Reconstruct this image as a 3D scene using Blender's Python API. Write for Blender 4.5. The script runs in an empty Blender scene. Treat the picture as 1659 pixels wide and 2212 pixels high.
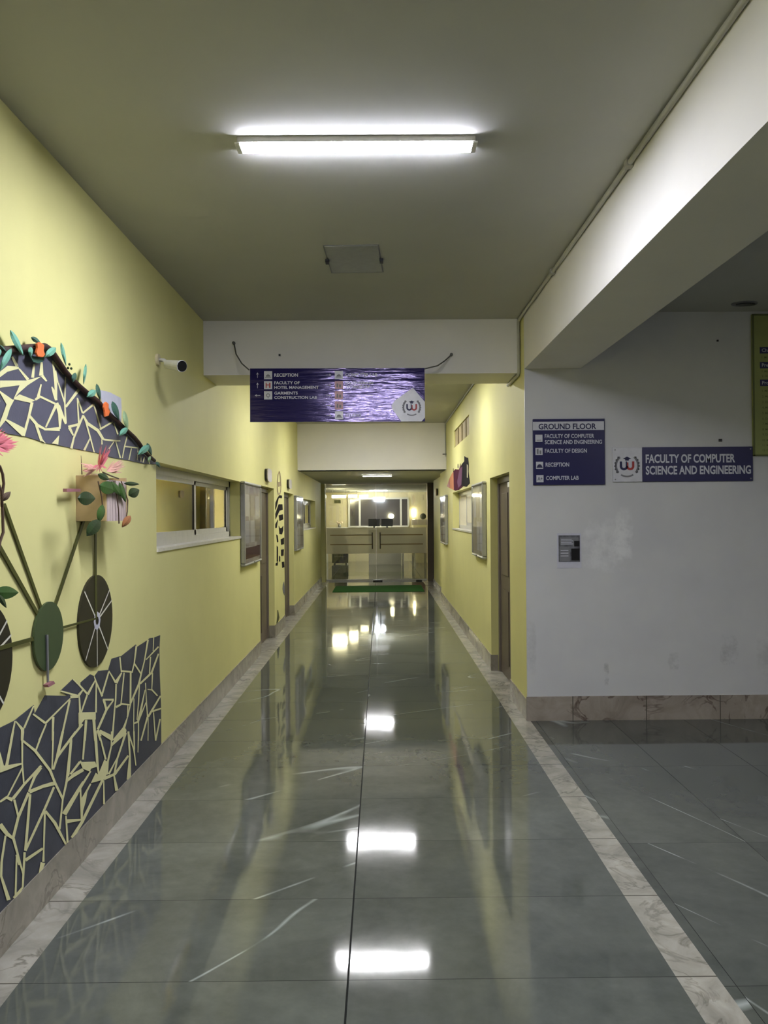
import bpy, math, random
from mathutils import Vector, Matrix
random.seed(7)
S = bpy.context.scene
COL = S.collection

# ------------------------------------------------------------------ camera
F = 1680.0
CAM = Vector((0, 0, 1.68))
yaw, pitch, roll = 7.5 / F, 7.0 / F, 0.0079
fwd = Vector((math.sin(yaw), math.cos(yaw), math.tan(pitch))).normalized()
up0 = Vector((math.sin(roll), 0, math.cos(roll)))
rgt = fwd.cross(up0).normalized()
upv = rgt.cross(fwd).normalized()
cd = bpy.data.cameras.new('camera')
cd.sensor_fit = 'VERTICAL'; cd.sensor_height = 24; cd.lens = F / 2212 * 24
cd.clip_start = 0.05; cd.clip_end = 200
cam = bpy.data.objects.new('camera', cd); COL.objects.link(cam)
m = Matrix((rgt, upv, -fwd)).transposed().to_4x4(); m.translation = CAM
cam.matrix_world = m
S.camera = cam

# ------------------------------------------------------------------ look
S.view_settings.view_transform = 'Standard'
S.view_settings.look = 'None'
S.view_settings.gamma = 1
S.view_settings.use_curve_mapping = False
S.view_settings.exposure = 2.5
LAMP = 48.0
LAMP_FAR = 34.0            # strength of the tubes' diffusers
LOBBY_LAMP = 26.0
ROOM_FILL = 420.0  # strength of the lamps added inside the side rooms
w = bpy.data.worlds.new('world'); S.world = w; w.use_nodes = True
w.node_tree.nodes['Background'].inputs[0].default_value = (0.5, 0.55, 0.6, 1)
w.node_tree.nodes['Background'].inputs[1].default_value = 0.05
S.cycles.max_bounces = 8
S.cycles.diffuse_bounces = 5
S.cycles.use_adaptive_sampling = True
S.cycles.adaptive_threshold = 0.035
S.cycles.use_denoising = True
S.cycles.glossy_bounces = 4
S.cycles.transparent_max_bounces = 12
S.cycles.sample_clamp_indirect = 4.0
S.cycles.caustics_reflective = False
S.cycles.caustics_refractive = False

# ------------------------------------------------------------------ materials
def lin(c):
    return tuple(((v / 255) / 12.92 if v / 255 <= 0.04045 else ((v / 255 + 0.055) / 1.055) ** 2.4) for v in c) + (1,)

class NT:
    def __init__(s, name):
        s.m = bpy.data.materials.new(name); s.m.use_nodes = True
        s.t = s.m.node_tree; s.b = s.t.nodes['Principled BSDF']; s.out = s.t.nodes['Material Output']
    def n(s, typ, ins=None, **kw):
        nd = s.t.nodes.new(typ)
        for k, v in kw.items(): setattr(nd, k, v)
        for k, v in (ins or {}).items():
            if isinstance(v, bpy.types.NodeSocket): s.t.links.new(v, nd.inputs[k])
            else: nd.inputs[k].default_value = v
        return nd
    def math(s, op, a, b=0.0, c=None):
        d = {0: a, 1: b}
        if c is not None: d[2] = c
        return s.n('ShaderNodeMath', d, operation=op).outputs[0]
    def mix(s, f, a, b):
        nd = s.n('ShaderNodeMix', data_type='RGBA')
        for i, v in ((0, f), (6, a), (7, b)):
            if isinstance(v, bpy.types.NodeSocket): s.t.links.new(v, nd.inputs[i])
            else: nd.inputs[i].default_value = v
        return nd.outputs[2]
    def ramp(s, f, stops):
        nd = s.n('ShaderNodeValToRGB', {0: f}); cr = nd.color_ramp
        while len(cr.elements) < len(stops): cr.elements.new(0.5)
        for e, (p, c) in zip(cr.elements, stops): e.position = p; e.color = c
        return nd.outputs[0]
    def pos(s): return s.n('ShaderNodeNewGeometry').outputs['Position']
    def noise(s, vec, scale, detail=4, rough=0.55, dist=0.0):
        return s.n('ShaderNodeTexNoise', {'Vector': vec, 'Scale': scale, 'Detail': detail, 'Roughness': rough, 'Distortion': dist}).outputs[0]
    def set(s, **kw):
        for k, v in kw.items():
            k = k.replace('_', ' ')
            if isinstance(v, bpy.types.NodeSocket): s.t.links.new(v, s.b.inputs[k])
            else: s.b.inputs[k].default_value = v
    def bump(s, h, strength=0.1, dist=0.01):
        nd = s.n('ShaderNodeBump', {'Height': h, 'Strength': strength, 'Distance': dist})
        s.t.links.new(nd.outputs[0], s.b.inputs['Normal'])

G = lambda v: (v, v, v, 1)

def paint(name, c, rough=0.6, var=0.06, scale=3.0, bump=0.08, bscale=60, spec=0.35):
    k = NT(name); c = lin(c) if max(c) > 1.5 else tuple(c) + (1,)
    p = k.pos()
    nz = k.noise(p, scale, 5)
    d = tuple(v * (1 - var * 2) for v in c[:3]) + (1,)
    e = tuple(min(1, v * (1 + var)) for v in c[:3]) + (1,)
    k.set(Base_Color=k.ramp(nz, [(0.3, d), (0.7, e)]), Roughness=rough, Specular_IOR_Level=spec)
    if bump: k.bump(k.noise(p, bscale, 3), bump, 0.004)
    return k.m

def plain(name, c, rough=0.5, metal=0.0, spec=0.5, var=0.05, scale=20):
    k = NT(name); c = lin(c)
    nz = k.noise(k.n('ShaderNodeTexCoord').outputs['Object'], scale, 3)
    d = tuple(v * (1 - var * 2) for v in c[:3]) + (1,)
    k.set(Base_Color=k.ramp(nz, [(0.3, d), (0.7, c)]), Roughness=rough, Metallic=metal, Specular_IOR_Level=spec)
    return k.m

def emit(name, c, strength):
    k = NT(name)
    k.set(Base_Color=lin(c), Emission_Color=lin(c), Emission_Strength=strength, Roughness=0.4)
    return k.m

M = {}
M['yellow'] = paint('yellow_paint', (219, 214, 146), 0.6, 0.02, 2.2, 0.05, 90, 0.25)
M['mural_gap'] = paint('pale_yellow_paint', (228, 224, 166), 0.45, 0.02, 4, 0.04, 90)
M['greywall'] = paint('grey_paint', (186, 187, 188), 0.45, 0.02, 2.5, 0.06, 70)
M['ceiling'] = paint('ceiling_paint', (184, 184, 177), 0.85, 0.02, 1.5, 0.05, 60, 0.1)
M['beam'] = paint('beam_paint', (228, 225, 217), 0.7, 0.02, 2, 0.05, 60, 0.2)

def scuffed_wall():
    k = NT('grey_paint_scuffed'); p = k.pos()
    base = k.ramp(k.noise(p, 2.5, 5), [(0.3, lin((196, 196, 196))), (0.7, lin((204, 204, 202)))])
    xyz = k.n('ShaderNodeSeparateXYZ', {0: p})
    X, Z = xyz.outputs[0], xyz.outputs[2]
    nz = k.noise(p, 9, 5, 0.65)
    def spot(cx, cz, rx, rz, lo, hi):
        dx = k.math('DIVIDE', k.math('SUBTRACT', X, cx), rx)
        dz = k.math('DIVIDE', k.math('SUBTRACT', Z, cz), rz)
        d = k.math('ADD', k.math('POWER', k.math('ABSOLUTE', dx), 4), k.math('POWER', k.math('ABSOLUTE', dz), 4))
        d = k.math('SUBTRACT', 1.2, k.math('MULTIPLY', d, 0.8))
        d = k.math('MULTIPLY', d, nz)
        return k.n('ShaderNodeMapRange', {0: d, 1: lo, 2: hi}).outputs[0]
    c = k.mix(k.math('MULTIPLY', spot(1.84, 1.42, 0.24, 0.27, 0.42, 0.68), 0.5), base, lin((226, 226, 224)))
    c = k.mix(k.math('MULTIPLY', spot(1.98, 1.50, 0.10, 0.28, 0.45, 0.65), 0.4), c, lin((230, 230, 228)))
    for (cx, cz, rx, rz, s) in ((1.83, 0.37, 0.03, 0.11, .6), (2.38, 0.47, 0.06, 0.09, .35), (2.83, 0.56, 0.10, 0.16, .35), (1.22, 0.6, .05, .3, .2), (3.2, .5, .2, .2, .2)):
        c = k.mix(k.math('MULTIPLY', spot(cx, cz, rx, rz, 0.45, 0.7), s), c, lin((116, 116, 118)))
    k.set(Base_Color=c, Roughness=0.42, Specular_IOR_Level=0.4)
    k.bump(k.noise(p, 70, 3), 0.08, 0.004)
    return k.m
M['scuffed'] = scuffed_wall()

def stone_floor(name, y0, dy, x0, dx, swap, tone=1.0, sy=.0014, sx=.0038):
    k = NT(name); p = k.pos()
    xyz = k.n('ShaderNodeSeparateXYZ', {0: p}); X, Y = xyz.outputs[0], xyz.outputs[1]
    ty = k.math('DIVIDE', k.math('SUBTRACT', Y, y0), dy)
    tx = k.math('DIVIDE', k.math('SUBTRACT', X, x0), dx)
    fy, fx = k.math('FRACT', ty), k.math('FRACT', tx)
    def edge(f, d, wdt):
        a = k.math('MINIMUM', f, k.math('SUBTRACT', 1.0, f))
        return k.math('LESS_THAN', a, wdt / d)
    seam = k.math('MAXIMUM', edge(fy, dy, sy), edge(fx, dx, sx))
    iy, ix = k.math('FLOOR', ty), k.math('FLOOR', tx)
    off = k.n('ShaderNodeCombineXYZ', {0: k.math('MULTIPLY', iy, 3.71), 1: k.math('MULTIPLY', ix, 5.13), 2: k.math('ADD', iy, k.math('MULTIPLY', ix, 1.7))}).outputs[0]
    q = k.n('ShaderNodeVectorMath', {0: p, 1: off}, operation='ADD').outputs[0]
    tone_n = k.n('ShaderNodeTexWhiteNoise', {'Vector': k.n('ShaderNodeCombineXYZ', {0: iy, 1: ix, 2: 0.0}).outputs[0]}).outputs[0]
    big = k.noise(q, 1.6, 6, 0.6, 0.6)
    fine = k.noise(q, 14, 5, 0.6)
    rv = k.n('ShaderNodeVectorRotate', {'Vector': q, 'Angle': (-0.56 if not swap else 1.02)}, rotation_type='Z_AXIS').outputs[0]
    mp = k.n('ShaderNodeMapping', {'Vector': rv, 'Scale': (0.28, 1.5, 1)}).outputs[0]
    ridge = k.math('ABSOLUTE', k.math('SUBTRACT', k.noise(mp, 1.0, 1.5, 0.3, 0.05), 0.5))
    vein = k.n('ShaderNodeMapRange', {0: ridge, 1: 0.0, 2: 0.0045, 3: 1.0, 4: 0.0}).outputs[0]
    mask = k.n('ShaderNodeMapRange', {0: k.noise(q, 1.8, 3), 1: 0.47, 2: 0.58}).outputs[0]
    vein = k.math('MULTIPLY', vein, mask)
    a = tuple(v * tone for v in lin((78, 82, 76))[:3]) + (1,)
    b = tuple(v * tone for v in lin((104, 108, 100))[:3]) + (1,)
    c = k.ramp(k.math('ADD', k.math('MULTIPLY', big, 0.75), k.math('MULTIPLY', fine, 0.25)), [(0.35, a), (0.68, b)])
    c = k.mix(k.math('MULTIPLY', tone_n, 0.3), c, lin((60, 64, 62)))
    c = k.mix(k.math('MULTIPLY', vein, 0.6), c, lin((188, 196, 190)))
    c = k.mix(seam, c, lin((28, 30, 28)))
    k.set(Base_Color=c, Roughness=k.math('ADD', 0.06, k.math('MULTIPLY', seam, 0.5)), Specular_IOR_Level=k.math('SUBTRACT', 0.62, k.math('MULTIPLY', seam, 0.58)))
    k.bump(k.math('ADD', k.noise(p, 2.2, 2), k.math('MULTIPLY', seam, -0.3)), 0.045, 0.02)
    return k.m
M['floor'] = stone_floor('grey_marble_tiles', 2.82, 0.6, -0.131, 1.2, False)
M['floor_hall'] = stone_floor('grey_marble_tiles_hall', 2.76, 1.2, 1.25, 0.6, True, 0.9, .0012, .0014)

def marble(name, c0, c1, cv, seam_y=None, rough=0.2, veins=0.7, axis=1, sc=1.0):
    k = NT(name); p = k.pos()
    a = k.noise(p, 5 * sc, 6, 0.6, 0.8)
    ridge = k.math('ABSOLUTE', k.math('SUBTRACT', k.noise(p, 3.0 * sc, 5, 0.55, 1.6), 0.5))
    v = k.n('ShaderNodeMapRange', {0: ridge, 1: 0.0, 2: 0.03, 3: 1.0, 4: 0.0}).outputs[0]
    mask = k.n('ShaderNodeMapRange', {0: k.noise(p, 2.1, 2), 1: 0.4, 2: 0.6}).outputs[0]
    v = k.math('MULTIPLY', k.math('MULTIPLY', v, mask), veins)
    c = k.mix(v, k.ramp(a, [(0.3, lin(c0)), (0.7, lin(c1))]), lin(cv))
    if seam_y is not None:
        Y = k.n('ShaderNodeSeparateXYZ', {0: p}).outputs[axis]
        f = k.math('FRACT', k.math('DIVIDE', k.math('SUBTRACT', Y, seam_y), 0.6))
        d = k.math('MINIMUM', f, k.math('SUBTRACT', 1.0, f))
        c = k.mix(k.math('LESS_THAN', d, 0.006), c, lin((84, 80, 70)))
    k.set(Base_Color=c, Roughness=rough, Specular_IOR_Level=0.5)
    return k.m
M['strip'] = marble('pale_marble', (134, 131, 120), (174, 170, 157), (92, 88, 78), 2.82, 0.22)
M['skirt'] = marble('brown_marble', (128, 122, 108), (160, 153, 138), (96, 86, 74), None, 0.25, 0.6)
M['skirt_grey'] = marble('brown_marble_hall', (132, 122, 110), (168, 158, 146), (84, 68, 58), 0.35, 0.25, 0.9, 0, 0.8)

M['white'] = plain('white_plastic', (222, 222, 218), 0.4)
M['cream'] = plain('cream_paint', (206, 196, 160), 0.6)
M['sill'] = marble('white_marble', (205, 202, 190), (222, 219, 208), (170, 165, 150), None, 0.3, 0.4)
M['alu'] = plain('aluminium', (176, 176, 172), 0.35, 0.6)
M['alu_white'] = plain('powder_coated_aluminium', (196, 194, 184), 0.4)
M['door'] = plain('brown_laminate', (104, 92, 80), 0.4, var=0.12, scale=3)
M['door_frame'] = plain('grey_brown_frame', (112, 102, 92), 0.45)
M['dark_brown'] = plain('dark_brown_panel', (84, 74, 62), 0.4)
M['navy'] = None
k = NT('navy_acrylic'); p = k.pos()
k.set(Base_Color=lin((24, 22, 76)), Roughness=0.13, Specular_IOR_Level=0.8, Specular_Tint=(0.72, 0.6, 1, 1))
mp = k.n('ShaderNodeMapping', {'Vector': p, 'Scale': (1.2, 1, 9)}).outputs[0]
k.bump(k.noise(mp, 3.0, 3), 0.28, 0.012); M['navy_glossy'] = k.m
M['navy'] = plain('navy_board', (26, 24, 78), 0.35)
M['letter'] = plain('white_lettering', (205, 206, 214), 0.5)
M['letter_navy'] = plain('navy_lettering', (34, 32, 72), 0.5)
M['letter_red'] = plain('red_lettering', (168, 58, 52), 0.5)
M['sign_white'] = plain('white_acrylic', (206, 206, 210), 0.3)
M['icon_pink'] = plain('pink_icon', (214, 170, 176), 0.5)
M['grey_ink'] = plain('grey_ink', (120, 120, 122), 0.5)
M['slate_up'] = paint('slate_shards', (88, 88, 100), 0.55, 0.06, 9, 0.15, 120)
M['slate_low'] = paint('slate_shards_dark', (70, 72, 80), 0.5, 0.14, 7, 0.15, 120)
M['bark'] = plain('dark_bark', (62, 34, 26), 0.7, var=0.3, scale=40)
M['teal'] = plain('teal_paper', (116, 178, 152), 0.7)
M['teal_dark'] = plain('dark_teal_paper', (58, 98, 80), 0.7)
M['sage'] = plain('sage_paper', (150, 178, 132), 0.7)
M['orange'] = plain('orange_paper', (232, 118, 58), 0.7)
M['pink'] = plain('pink_petals', (226, 120, 130), 0.6, var=0.12, scale=30)
M['pink_pale'] = plain('pale_pink_petals', (232, 180, 160), 0.6, var=0.12, scale=30)
M['wool'] = plain('white_wool', (225, 205, 178), 0.9)
M['leaf'] = plain('green_leaf', (52, 90, 26), 0.6, var=0.2, scale=12)
M['leaf_dark'] = plain('dark_green_leaf', (36, 62, 20), 0.6, var=0.2, scale=12)
M['leaf_dry'] = plain('dry_leaf', (160, 104, 60), 0.7)
M['twig'] = plain('brown_twig', (88, 68, 50), 0.8)
M['wood'] = plain('pale_wood', (196, 170, 124), 0.5, var=0.15, scale=8)
M['slat'] = plain('whitewashed_slat', (196, 178, 172), 0.6)
M['olive'] = plain('olive_paint', (70, 72, 24), 0.5)
M['ring_green'] = plain('dark_green_paint', (62, 78, 46), 0.5)
M['wheel'] = plain('brown_black_paint', (38, 34, 16), 0.5)
M['spoke'] = plain('off_white_paint', (216, 214, 196), 0.6)
M['mauve'] = plain('mauve_plastic', (160, 108, 112), 0.5)
M['black'] = plain('black_plastic', (18, 18, 18), 0.3)
def glass(name, tint=(255, 255, 255), refl_rough=0.02, boost=1.0):
    k = NT(name)
    t = k.t; t.nodes.remove(k.b)
    tr = k.n('ShaderNodeBsdfTransparent', {0: lin(tint)})
    gl = k.n('ShaderNodeBsdfGlossy', {'Color': G(0.95), 'Roughness': refl_rough})
    fr = k.n('ShaderNodeFresnel', {0: 1.5}).outputs[0]
    f = k.math('MINIMUM', k.math('MULTIPLY', fr, 1.7 * boost), 0.9)
    mx = k.n('ShaderNodeMixShader', {0: f, 1: tr.outputs[0], 2: gl.outputs[0]})
    t.links.new(mx.outputs[0], k.out.inputs[0])
    return k.m
M['black_paint'] = plain('black_paint', (20, 14, 16), 0.8, spec=0.1)
M['glass_board'] = glass('board_glass', (250, 250, 250), 0.05, 0.2)
M['maroon'] = plain('maroon_paint', (84, 34, 56), 0.9, spec=0.1, var=0.2, scale=5)
M['purple_cloth'] = plain('purple_paint', (112, 76, 100), 0.9, spec=0.1)
M['salmon'] = plain('salmon_paint', (214, 146, 110), 0.9, spec=0.1)
M['brown_art'] = plain('ochre_paint', (150, 128, 80), 0.5)
M['green_mat'] = plain('green_carpet', (52, 104, 44), 0.95, spec=0.1, var=0.12, scale=60)
M['steel'] = plain('steel', (150, 150, 148), 0.3, 0.9)
M['pipe'] = plain('conduit_plastic', (176, 174, 160), 0.5)
M['wire'] = plain('grey_wire', (98, 98, 92), 0.5, 0.4)
M['lilac'] = plain('lilac_paper', (196, 196, 206), 0.6)
M['poster'] = paint('poster_print', (104, 104, 108), 0.4, 0.3, 22, 0, 1)
M['olive_board'] = paint('olive_board', (150, 156, 92), 0.45, 0.05, 4, 0, 1)
M['cover'] = plain('smoky_plastic', (168, 170, 164), 0.25)
M['olive_edge'] = plain('dark_olive_edge', (92, 98, 44), 0.5)
M['room_paint'] = plain('pale_room_paint', (226, 218, 190), 0.7)
M['curtain'] = paint('beige_curtain', (206, 190, 156), 0.9, 0.1, 6, 0, 1)
M['plate'] = plain('brushed_plate', (166, 156, 146), 0.35, 0.3)
M['vent'] = plain('vent_board', (176, 160, 118), 0.6, var=0.1)
M['vent_dark'] = plain('vent_slot', (150, 134, 96), 0.7)
M['dark_glass'] = plain('tinted_panel', (70, 66, 66), 0.12, spec=0.8)
M['tube'] = emit('cool_tube_light', (233, 235, 252), LAMP)
M['tube_far'] = emit('cool_tube_light_older', (242, 242, 244), LAMP_FAR)
M['tube_warm'] = emit('warm_tube_light', (255, 240, 196), LOBBY_LAMP)
M['tube_room_fill'] = emit('room_fill_glow', (255, 244, 214), ROOM_FILL)

def board_print(name, c0, c1, c2, sc=6):
    k = NT(name); p = k.pos()
    v = k.n('ShaderNodeTexVoronoi', {'Vector': k.n('ShaderNodeMapping', {'Vector': p, 'Scale': (1, 1, 1.4)}).outputs[0], 'Scale': sc}, distance='CHEBYCHEV').outputs['Color']
    g = k.n('ShaderNodeSeparateColor', {0: v}).outputs[0]
    c = k.ramp(g, [(0.1, lin(c0)), (0.5, lin(c1)), (0.9, lin(c2))])
    c = k.mix(k.math('MULTIPLY', k.noise(p, 30, 4), 0.3), c, lin((90, 84, 82)))
    k.set(Base_Color=c, Roughness=0.6)
    return k.m
M['notices_a'] = board_print('pinned_notices_lilac', (170, 158, 160), (190, 182, 178), (220, 216, 208), 4)
M['notices_b'] = board_print('pinned_notices_grey', (160, 154, 140), (176, 170, 156), (196, 190, 176), 5)
M['notices_c'] = board_print('pinned_notices_beige', (168, 162, 138), (190, 184, 160), (216, 212, 192), 4)

M['glass'] = glass('clear_glass', (236, 240, 236))
M['frost'] = None
k = NT('frosted_film'); t = k.t; t.nodes.remove(k.b)
tr = k.n('ShaderNodeBsdfTransparent', {0: G(0.9)})
df = k.n('ShaderNodeBsdfDiffuse', {0: lin((232, 224, 198))})
tl = k.n('ShaderNodeBsdfTranslucent', {0: lin((238, 232, 208))})
m1 = k.n('ShaderNodeMixShader', {0: 0.55, 1: df.outputs[0], 2: tl.outputs[0]})
m2 = k.n('ShaderNodeMixShader', {0: 0.82, 1: tr.outputs[0], 2: m1.outputs[0]})
t.links.new(m2.outputs[0], k.out.inputs[0]); M['frost'] = k.m

# ------------------------------------------------------------------ mesh helpers
ORG = {}
class MB:
    def __init__(s): s.v = []; s.f = []; s.mi = []; s.cur = 0
    def add(s, vs, fs):
        b = len(s.v); s.v += [Vector(v) for v in vs]
        for f in fs: s.f.append([b + i for i in f]); s.mi.append(s.cur)
        return s
    def box(s, x0, x1, y0, y1, z0, z1):
        if x0 > x1: x0, x1 = x1, x0
        if y0 > y1: y0, y1 = y1, y0
        if z0 > z1: z0, z1 = z1, z0
        return s.add([(x0, y0, z0), (x1, y0, z0), (x1, y1, z0), (x0, y1, z0), (x0, y0, z1), (x1, y0, z1), (x1, y1, z1), (x0, y1, z1)],
                     [(0, 3, 2, 1), (4, 5, 6, 7), (0, 1, 5, 4), (1, 2, 6, 5), (2, 3, 7, 6), (3, 0, 4, 7)])
    def prism(s, pts, ext):
        """closed slab: pts is a planar loop, ext the extrusion vector"""
        ext = Vector(ext); n = len(pts); a = [Vector(p) for p in pts]; b = [p + ext for p in a]
        return s.add(a + b, [tuple(range(n))[::-1], tuple(range(n, 2 * n))] + [(i, (i + 1) % n, n + (i + 1) % n, n + i) for i in range(n)])
    def tube(s, pts, r, n=10, cap=True):
        pts = [Vector(p) for p in pts]; rs = r if isinstance(r, (list, tuple)) else [r] * len(pts)
        vs = []; prev = None
        for i, p in enumerate(pts):
            d = (pts[min(i + 1, len(pts) - 1)] - pts[max(i - 1, 0)]).normalized()
            if prev is None: prev = d.orthogonal().normalized()
            u = (prev - d * prev.dot(d)).normalized(); prev = u; q = d.cross(u)
            for j in range(n):
                a = 2 * math.pi * j / n
                vs.append(p + (u * math.cos(a) + q * math.sin(a)) * rs[i])
        fs = [(i * n + j, i * n + (j + 1) % n, (i + 1) * n + (j + 1) % n, (i + 1) * n + j) for i in range(len(pts) - 1) for j in range(n)]
        if cap: fs += [tuple(range(n))[::-1], tuple(range((len(pts) - 1) * n, len(pts) * n))]
        return s.add(vs, fs)
    def ball(s, c, r, nu=12, nv=8):
        c = Vector(c); r = Vector(r) if not isinstance(r, (int, float)) else Vector((r, r, r))
        vs = [c + Vector((0, 0, r.z))]
        for i in range(1, nv):
            th = math.pi * i / nv
            for j in range(nu):
                ph = 2 * math.pi * j / nu
                vs.append(c + Vector((r.x * math.sin(th) * math.cos(ph), r.y * math.sin(th) * math.sin(ph), r.z * math.cos(th))))
        vs.append(c - Vector((0, 0, r.z)))
        fs = [(0, 1 + j, 1 + (j + 1) % nu) for j in range(nu)]
        for i in range(nv - 2):
            for j in range(nu):
                a, b = 1 + i * nu, 1 + (i + 1) * nu
                fs.append((a + j, b + j, b + (j + 1) % nu, a + (j + 1) % nu))
        l = len(vs) - 1; a = 1 + (nv - 2) * nu
        fs += [(a + j, l, a + (j + 1) % nu) for j in range(nu)]
        return s.add(vs, fs)
    def build(s, name, mats, parent=None, org=None, smooth=False, bevel=0.0):
        if not isinstance(mats, (list, tuple)): mats = [mats]
        if parent is not None: o0 = ORG[parent.name]
        else:
            if org is None:
                xs = [v.x for v in s.v]; ys = [v.y for v in s.v]; zs = [v.z for v in s.v]
                org = ((min(xs) + max(xs)) / 2, (min(ys) + max(ys)) / 2, min(zs))
            o0 = Vector(org)
        me = bpy.data.meshes.new(name)
        me.from_pydata([tuple(v - o0) for v in s.v], [], s.f)
        for mm in mats: me.materials.append(mm)
        if len(mats) > 1:
            for pl, i in zip(me.polygons, s.mi): pl.material_index = i
        if smooth:
            for pl in me.polygons: pl.use_smooth = True
        me.validate(); me.update()
        o = bpy.data.objects.new(name, me); COL.objects.link(o)
        if parent is not None: o.parent = parent
        else: o.location = o0
        ORG[o.name] = o0
        if bevel:
            b = o.modifiers.new('bevel', 'BEVEL'); b.width = bevel; b.segments = 2; b.limit_method = 'ANGLE'
        return o

def thing(name, label, cat, loc, group=None):
    o = bpy.data.objects.new(name, None); COL.objects.link(o); o.location = loc
    o.empty_display_size = 0.1
    ORG[o.name] = Vector(loc)
    o['label'] = label; o['category'] = cat
    if group: o['group'] = group
    return o
def tag(o, label, cat, group=None):
    o['label'] = label; o['category'] = cat
    if group: o['group'] = group
    return o
def struct(o, label=None, cat=None):
    o['kind'] = 'structure'
    if label: o['label'] = label
    if cat: o['category'] = cat
    return o

def ray(px, py):
    return (fwd * F + rgt * (px - 829.5) - upv * (py - 1106)).normalized()
def onx(px, py, X):
    d = ray(px, py); return CAM + d * (X / d.x)
def ony(px, py, Y):
    d = ray(px, py); return CAM + d * (Y / d.y)

# text as flat mesh data
_tc = {}
def text_data(s, bold=0.0):
    key = (s, bold)
    if key in _tc: return _tc[key]
    cu = bpy.data.curves.new('t', 'FONT'); cu.body = s; cu.size = 1; cu.offset = bold; cu.resolution_u = 3
    o = bpy.data.objects.new('t', cu); COL.objects.link(o)
    dg = bpy.context.evaluated_depsgraph_get(); dg.update()
    me = bpy.data.meshes.new_from_object(o.evaluated_get(dg))
    vs = [(v.co.x, v.co.y) for v in me.vertices]; fs = [tuple(p.vertices) for p in me.polygons]
    bpy.data.objects.remove(o); bpy.data.curves.remove(cu); bpy.data.meshes.remove(me)
    x0 = min(v[0] for v in vs); x1 = max(v[0] for v in vs)
    _tc[key] = (vs, fs, x0, x1)
    return _tc[key]
CAPH = 0.70
def put_text(mb, s, P, u0, v0, h, width=None, bold=0.0):
    """P(u,v)->world; baseline left at (u0,v0); capital height h; total width optional"""
    vs, fs, x0, x1 = text_data(s, bold)
    k = h / CAPH; ku = (width / (x1 - x0)) if width else k
    mb.add([P(u0 + (x - x0) * ku, v0 + y * k) for x, y in vs], fs)

# ------------------------------------------------------------------ dimensions
XL, XR = -1.474, 1.183          # corridor wall planes
ZC = 3.32                       # ceiling
ZB = 2.865                      # beam underside
YG = 6.33                       # grey wall plane
Y1a, Y1b = 6.52, 7.04           # first cross beam
Y2 = 13.88                      # second beam / drop to low ceiling
ZLOW = 2.49
YD = 20.0                       # glass doors
YLB = 28.5                      # lobby back wall
TH = 0.16

def wall_x(name, X, out, y0, y1, z0, z1, holes, mat):
    """wall slab facing the corridor at plane X, thickness TH outwards (out=-1 left, +1 right)"""
    ys = sorted({y0, y1} | {h[0] for h in holes} | {h[1] for h in holes})
    zs = sorted({z0, z1} | {h[2] for h in holes} | {h[3] for h in holes})
    mb = MB()
    for a, b in zip(ys, ys[1:]):
        run = None
        for c, d in zip(zs, zs[1:]):
            cy, cz = (a + b) / 2, (c + d) / 2
            solid = not any(h[0] < cy < h[1] and h[2] < cz < h[3] for h in holes)
            if solid:
                run = (run[0], d) if run else (c, d)
            if (not solid or d == zs[-1]) and run:
                mb.box(X, X + out * TH, a, b, run[0], run[1]); run = None
    return struct(mb.build(name, mat))

# ------------------------------------------------------------------ shell
W1 = (5.12, 8.17, 1.45, 2.045)
D1 = (9.49, 10.77, 0.0, 2.06)
D2 = (11.90, 13.17, 0.0, 2.05)
W2 = (14.2, 17.56, 1.40, 2.01)
wall_x('wall_left', XL, -1, -5.0, 19.25, 0, ZC, [W1, D1, D2, W2], M['yellow'])
DR = (7.13, 8.38, 0.0, 2.07)
WR = (9.60, 12.74, 1.44, 2.04)
VR = (10.3, 12.4, 2.745, 3.01)
wall_x('wall_right', XR, 1, YG + .02, 15.3, 0, ZC, [DR, WR, VR], M['yellow'])
struct(MB().box(1.272, 1.44, 15.3, 18.6, 0, ZLOW + .4).build('wall_right_recess', M['yellow']))
struct(MB().box(1.34, 1.44, 18.6, YD, 0, ZLOW + .4).build('wall_right_end', M['yellow']))
struct(MB().box(XL - TH, XL - .07, 19.25, 19.6, 0, ZLOW + .4).build('wall_left_recess', M['yellow']))
# grey hall wall, hall side walls and the walls behind the viewpoint
struct(MB().box(XR, 6.0, YG, YG + .02, 0, ZC).build('wall_back', M['scuffed']))
struct(MB().box(6.0, 6.15, -5.0, YG + TH, 0, ZC).build('wall_hall', M['greywall']))
struct(MB().box(XL - TH, 6.15, -5.15, -5.0, 0, ZC).build('wall_front', M['greywall']))
struct(MB().box(XL - TH, 6.15, -5.15, Y2, ZC, ZC + .12).build('ceiling', M['ceiling']))
struct(MB().box(XL - TH, 1.6, Y2 + .005, YD, ZLOW, ZLOW + .1).build('ceiling_low', M['ceiling']))
# beams
struct(MB().box(XL, XR, Y1a, Y1b, ZB, ZC).build('trim_1', M['beam']))
struct(MB().box(XR, 1.64, -5.0, YG, ZB, ZC).build('trim_2', M['beam']))
struct(MB().box(XL, XR, Y2 - .005, Y2 + .3, ZLOW, ZC + .1).build('trim_3', M['beam']))
# floors
struct(MB().box(-1.32, 1.057, -5.0, YD, -.1, 0).build('floor', M['floor']))
struct(MB().box(1.205, 6.0, -5.0, YG, -.1, 0).build('floor_hall', M['floor_hall']))
struct(MB().box(-1.64, -1.32, -5.0, YD, -.1, 0).build('trim_4', M['strip']))
mb = MB(); mb.box(1.057, 1.205, -5.0, YG, -.1, 0); mb.box(1.057, 1.36, YG, YD, -.1, 0)
struct(mb.build('trim_5', M['strip']))
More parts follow.
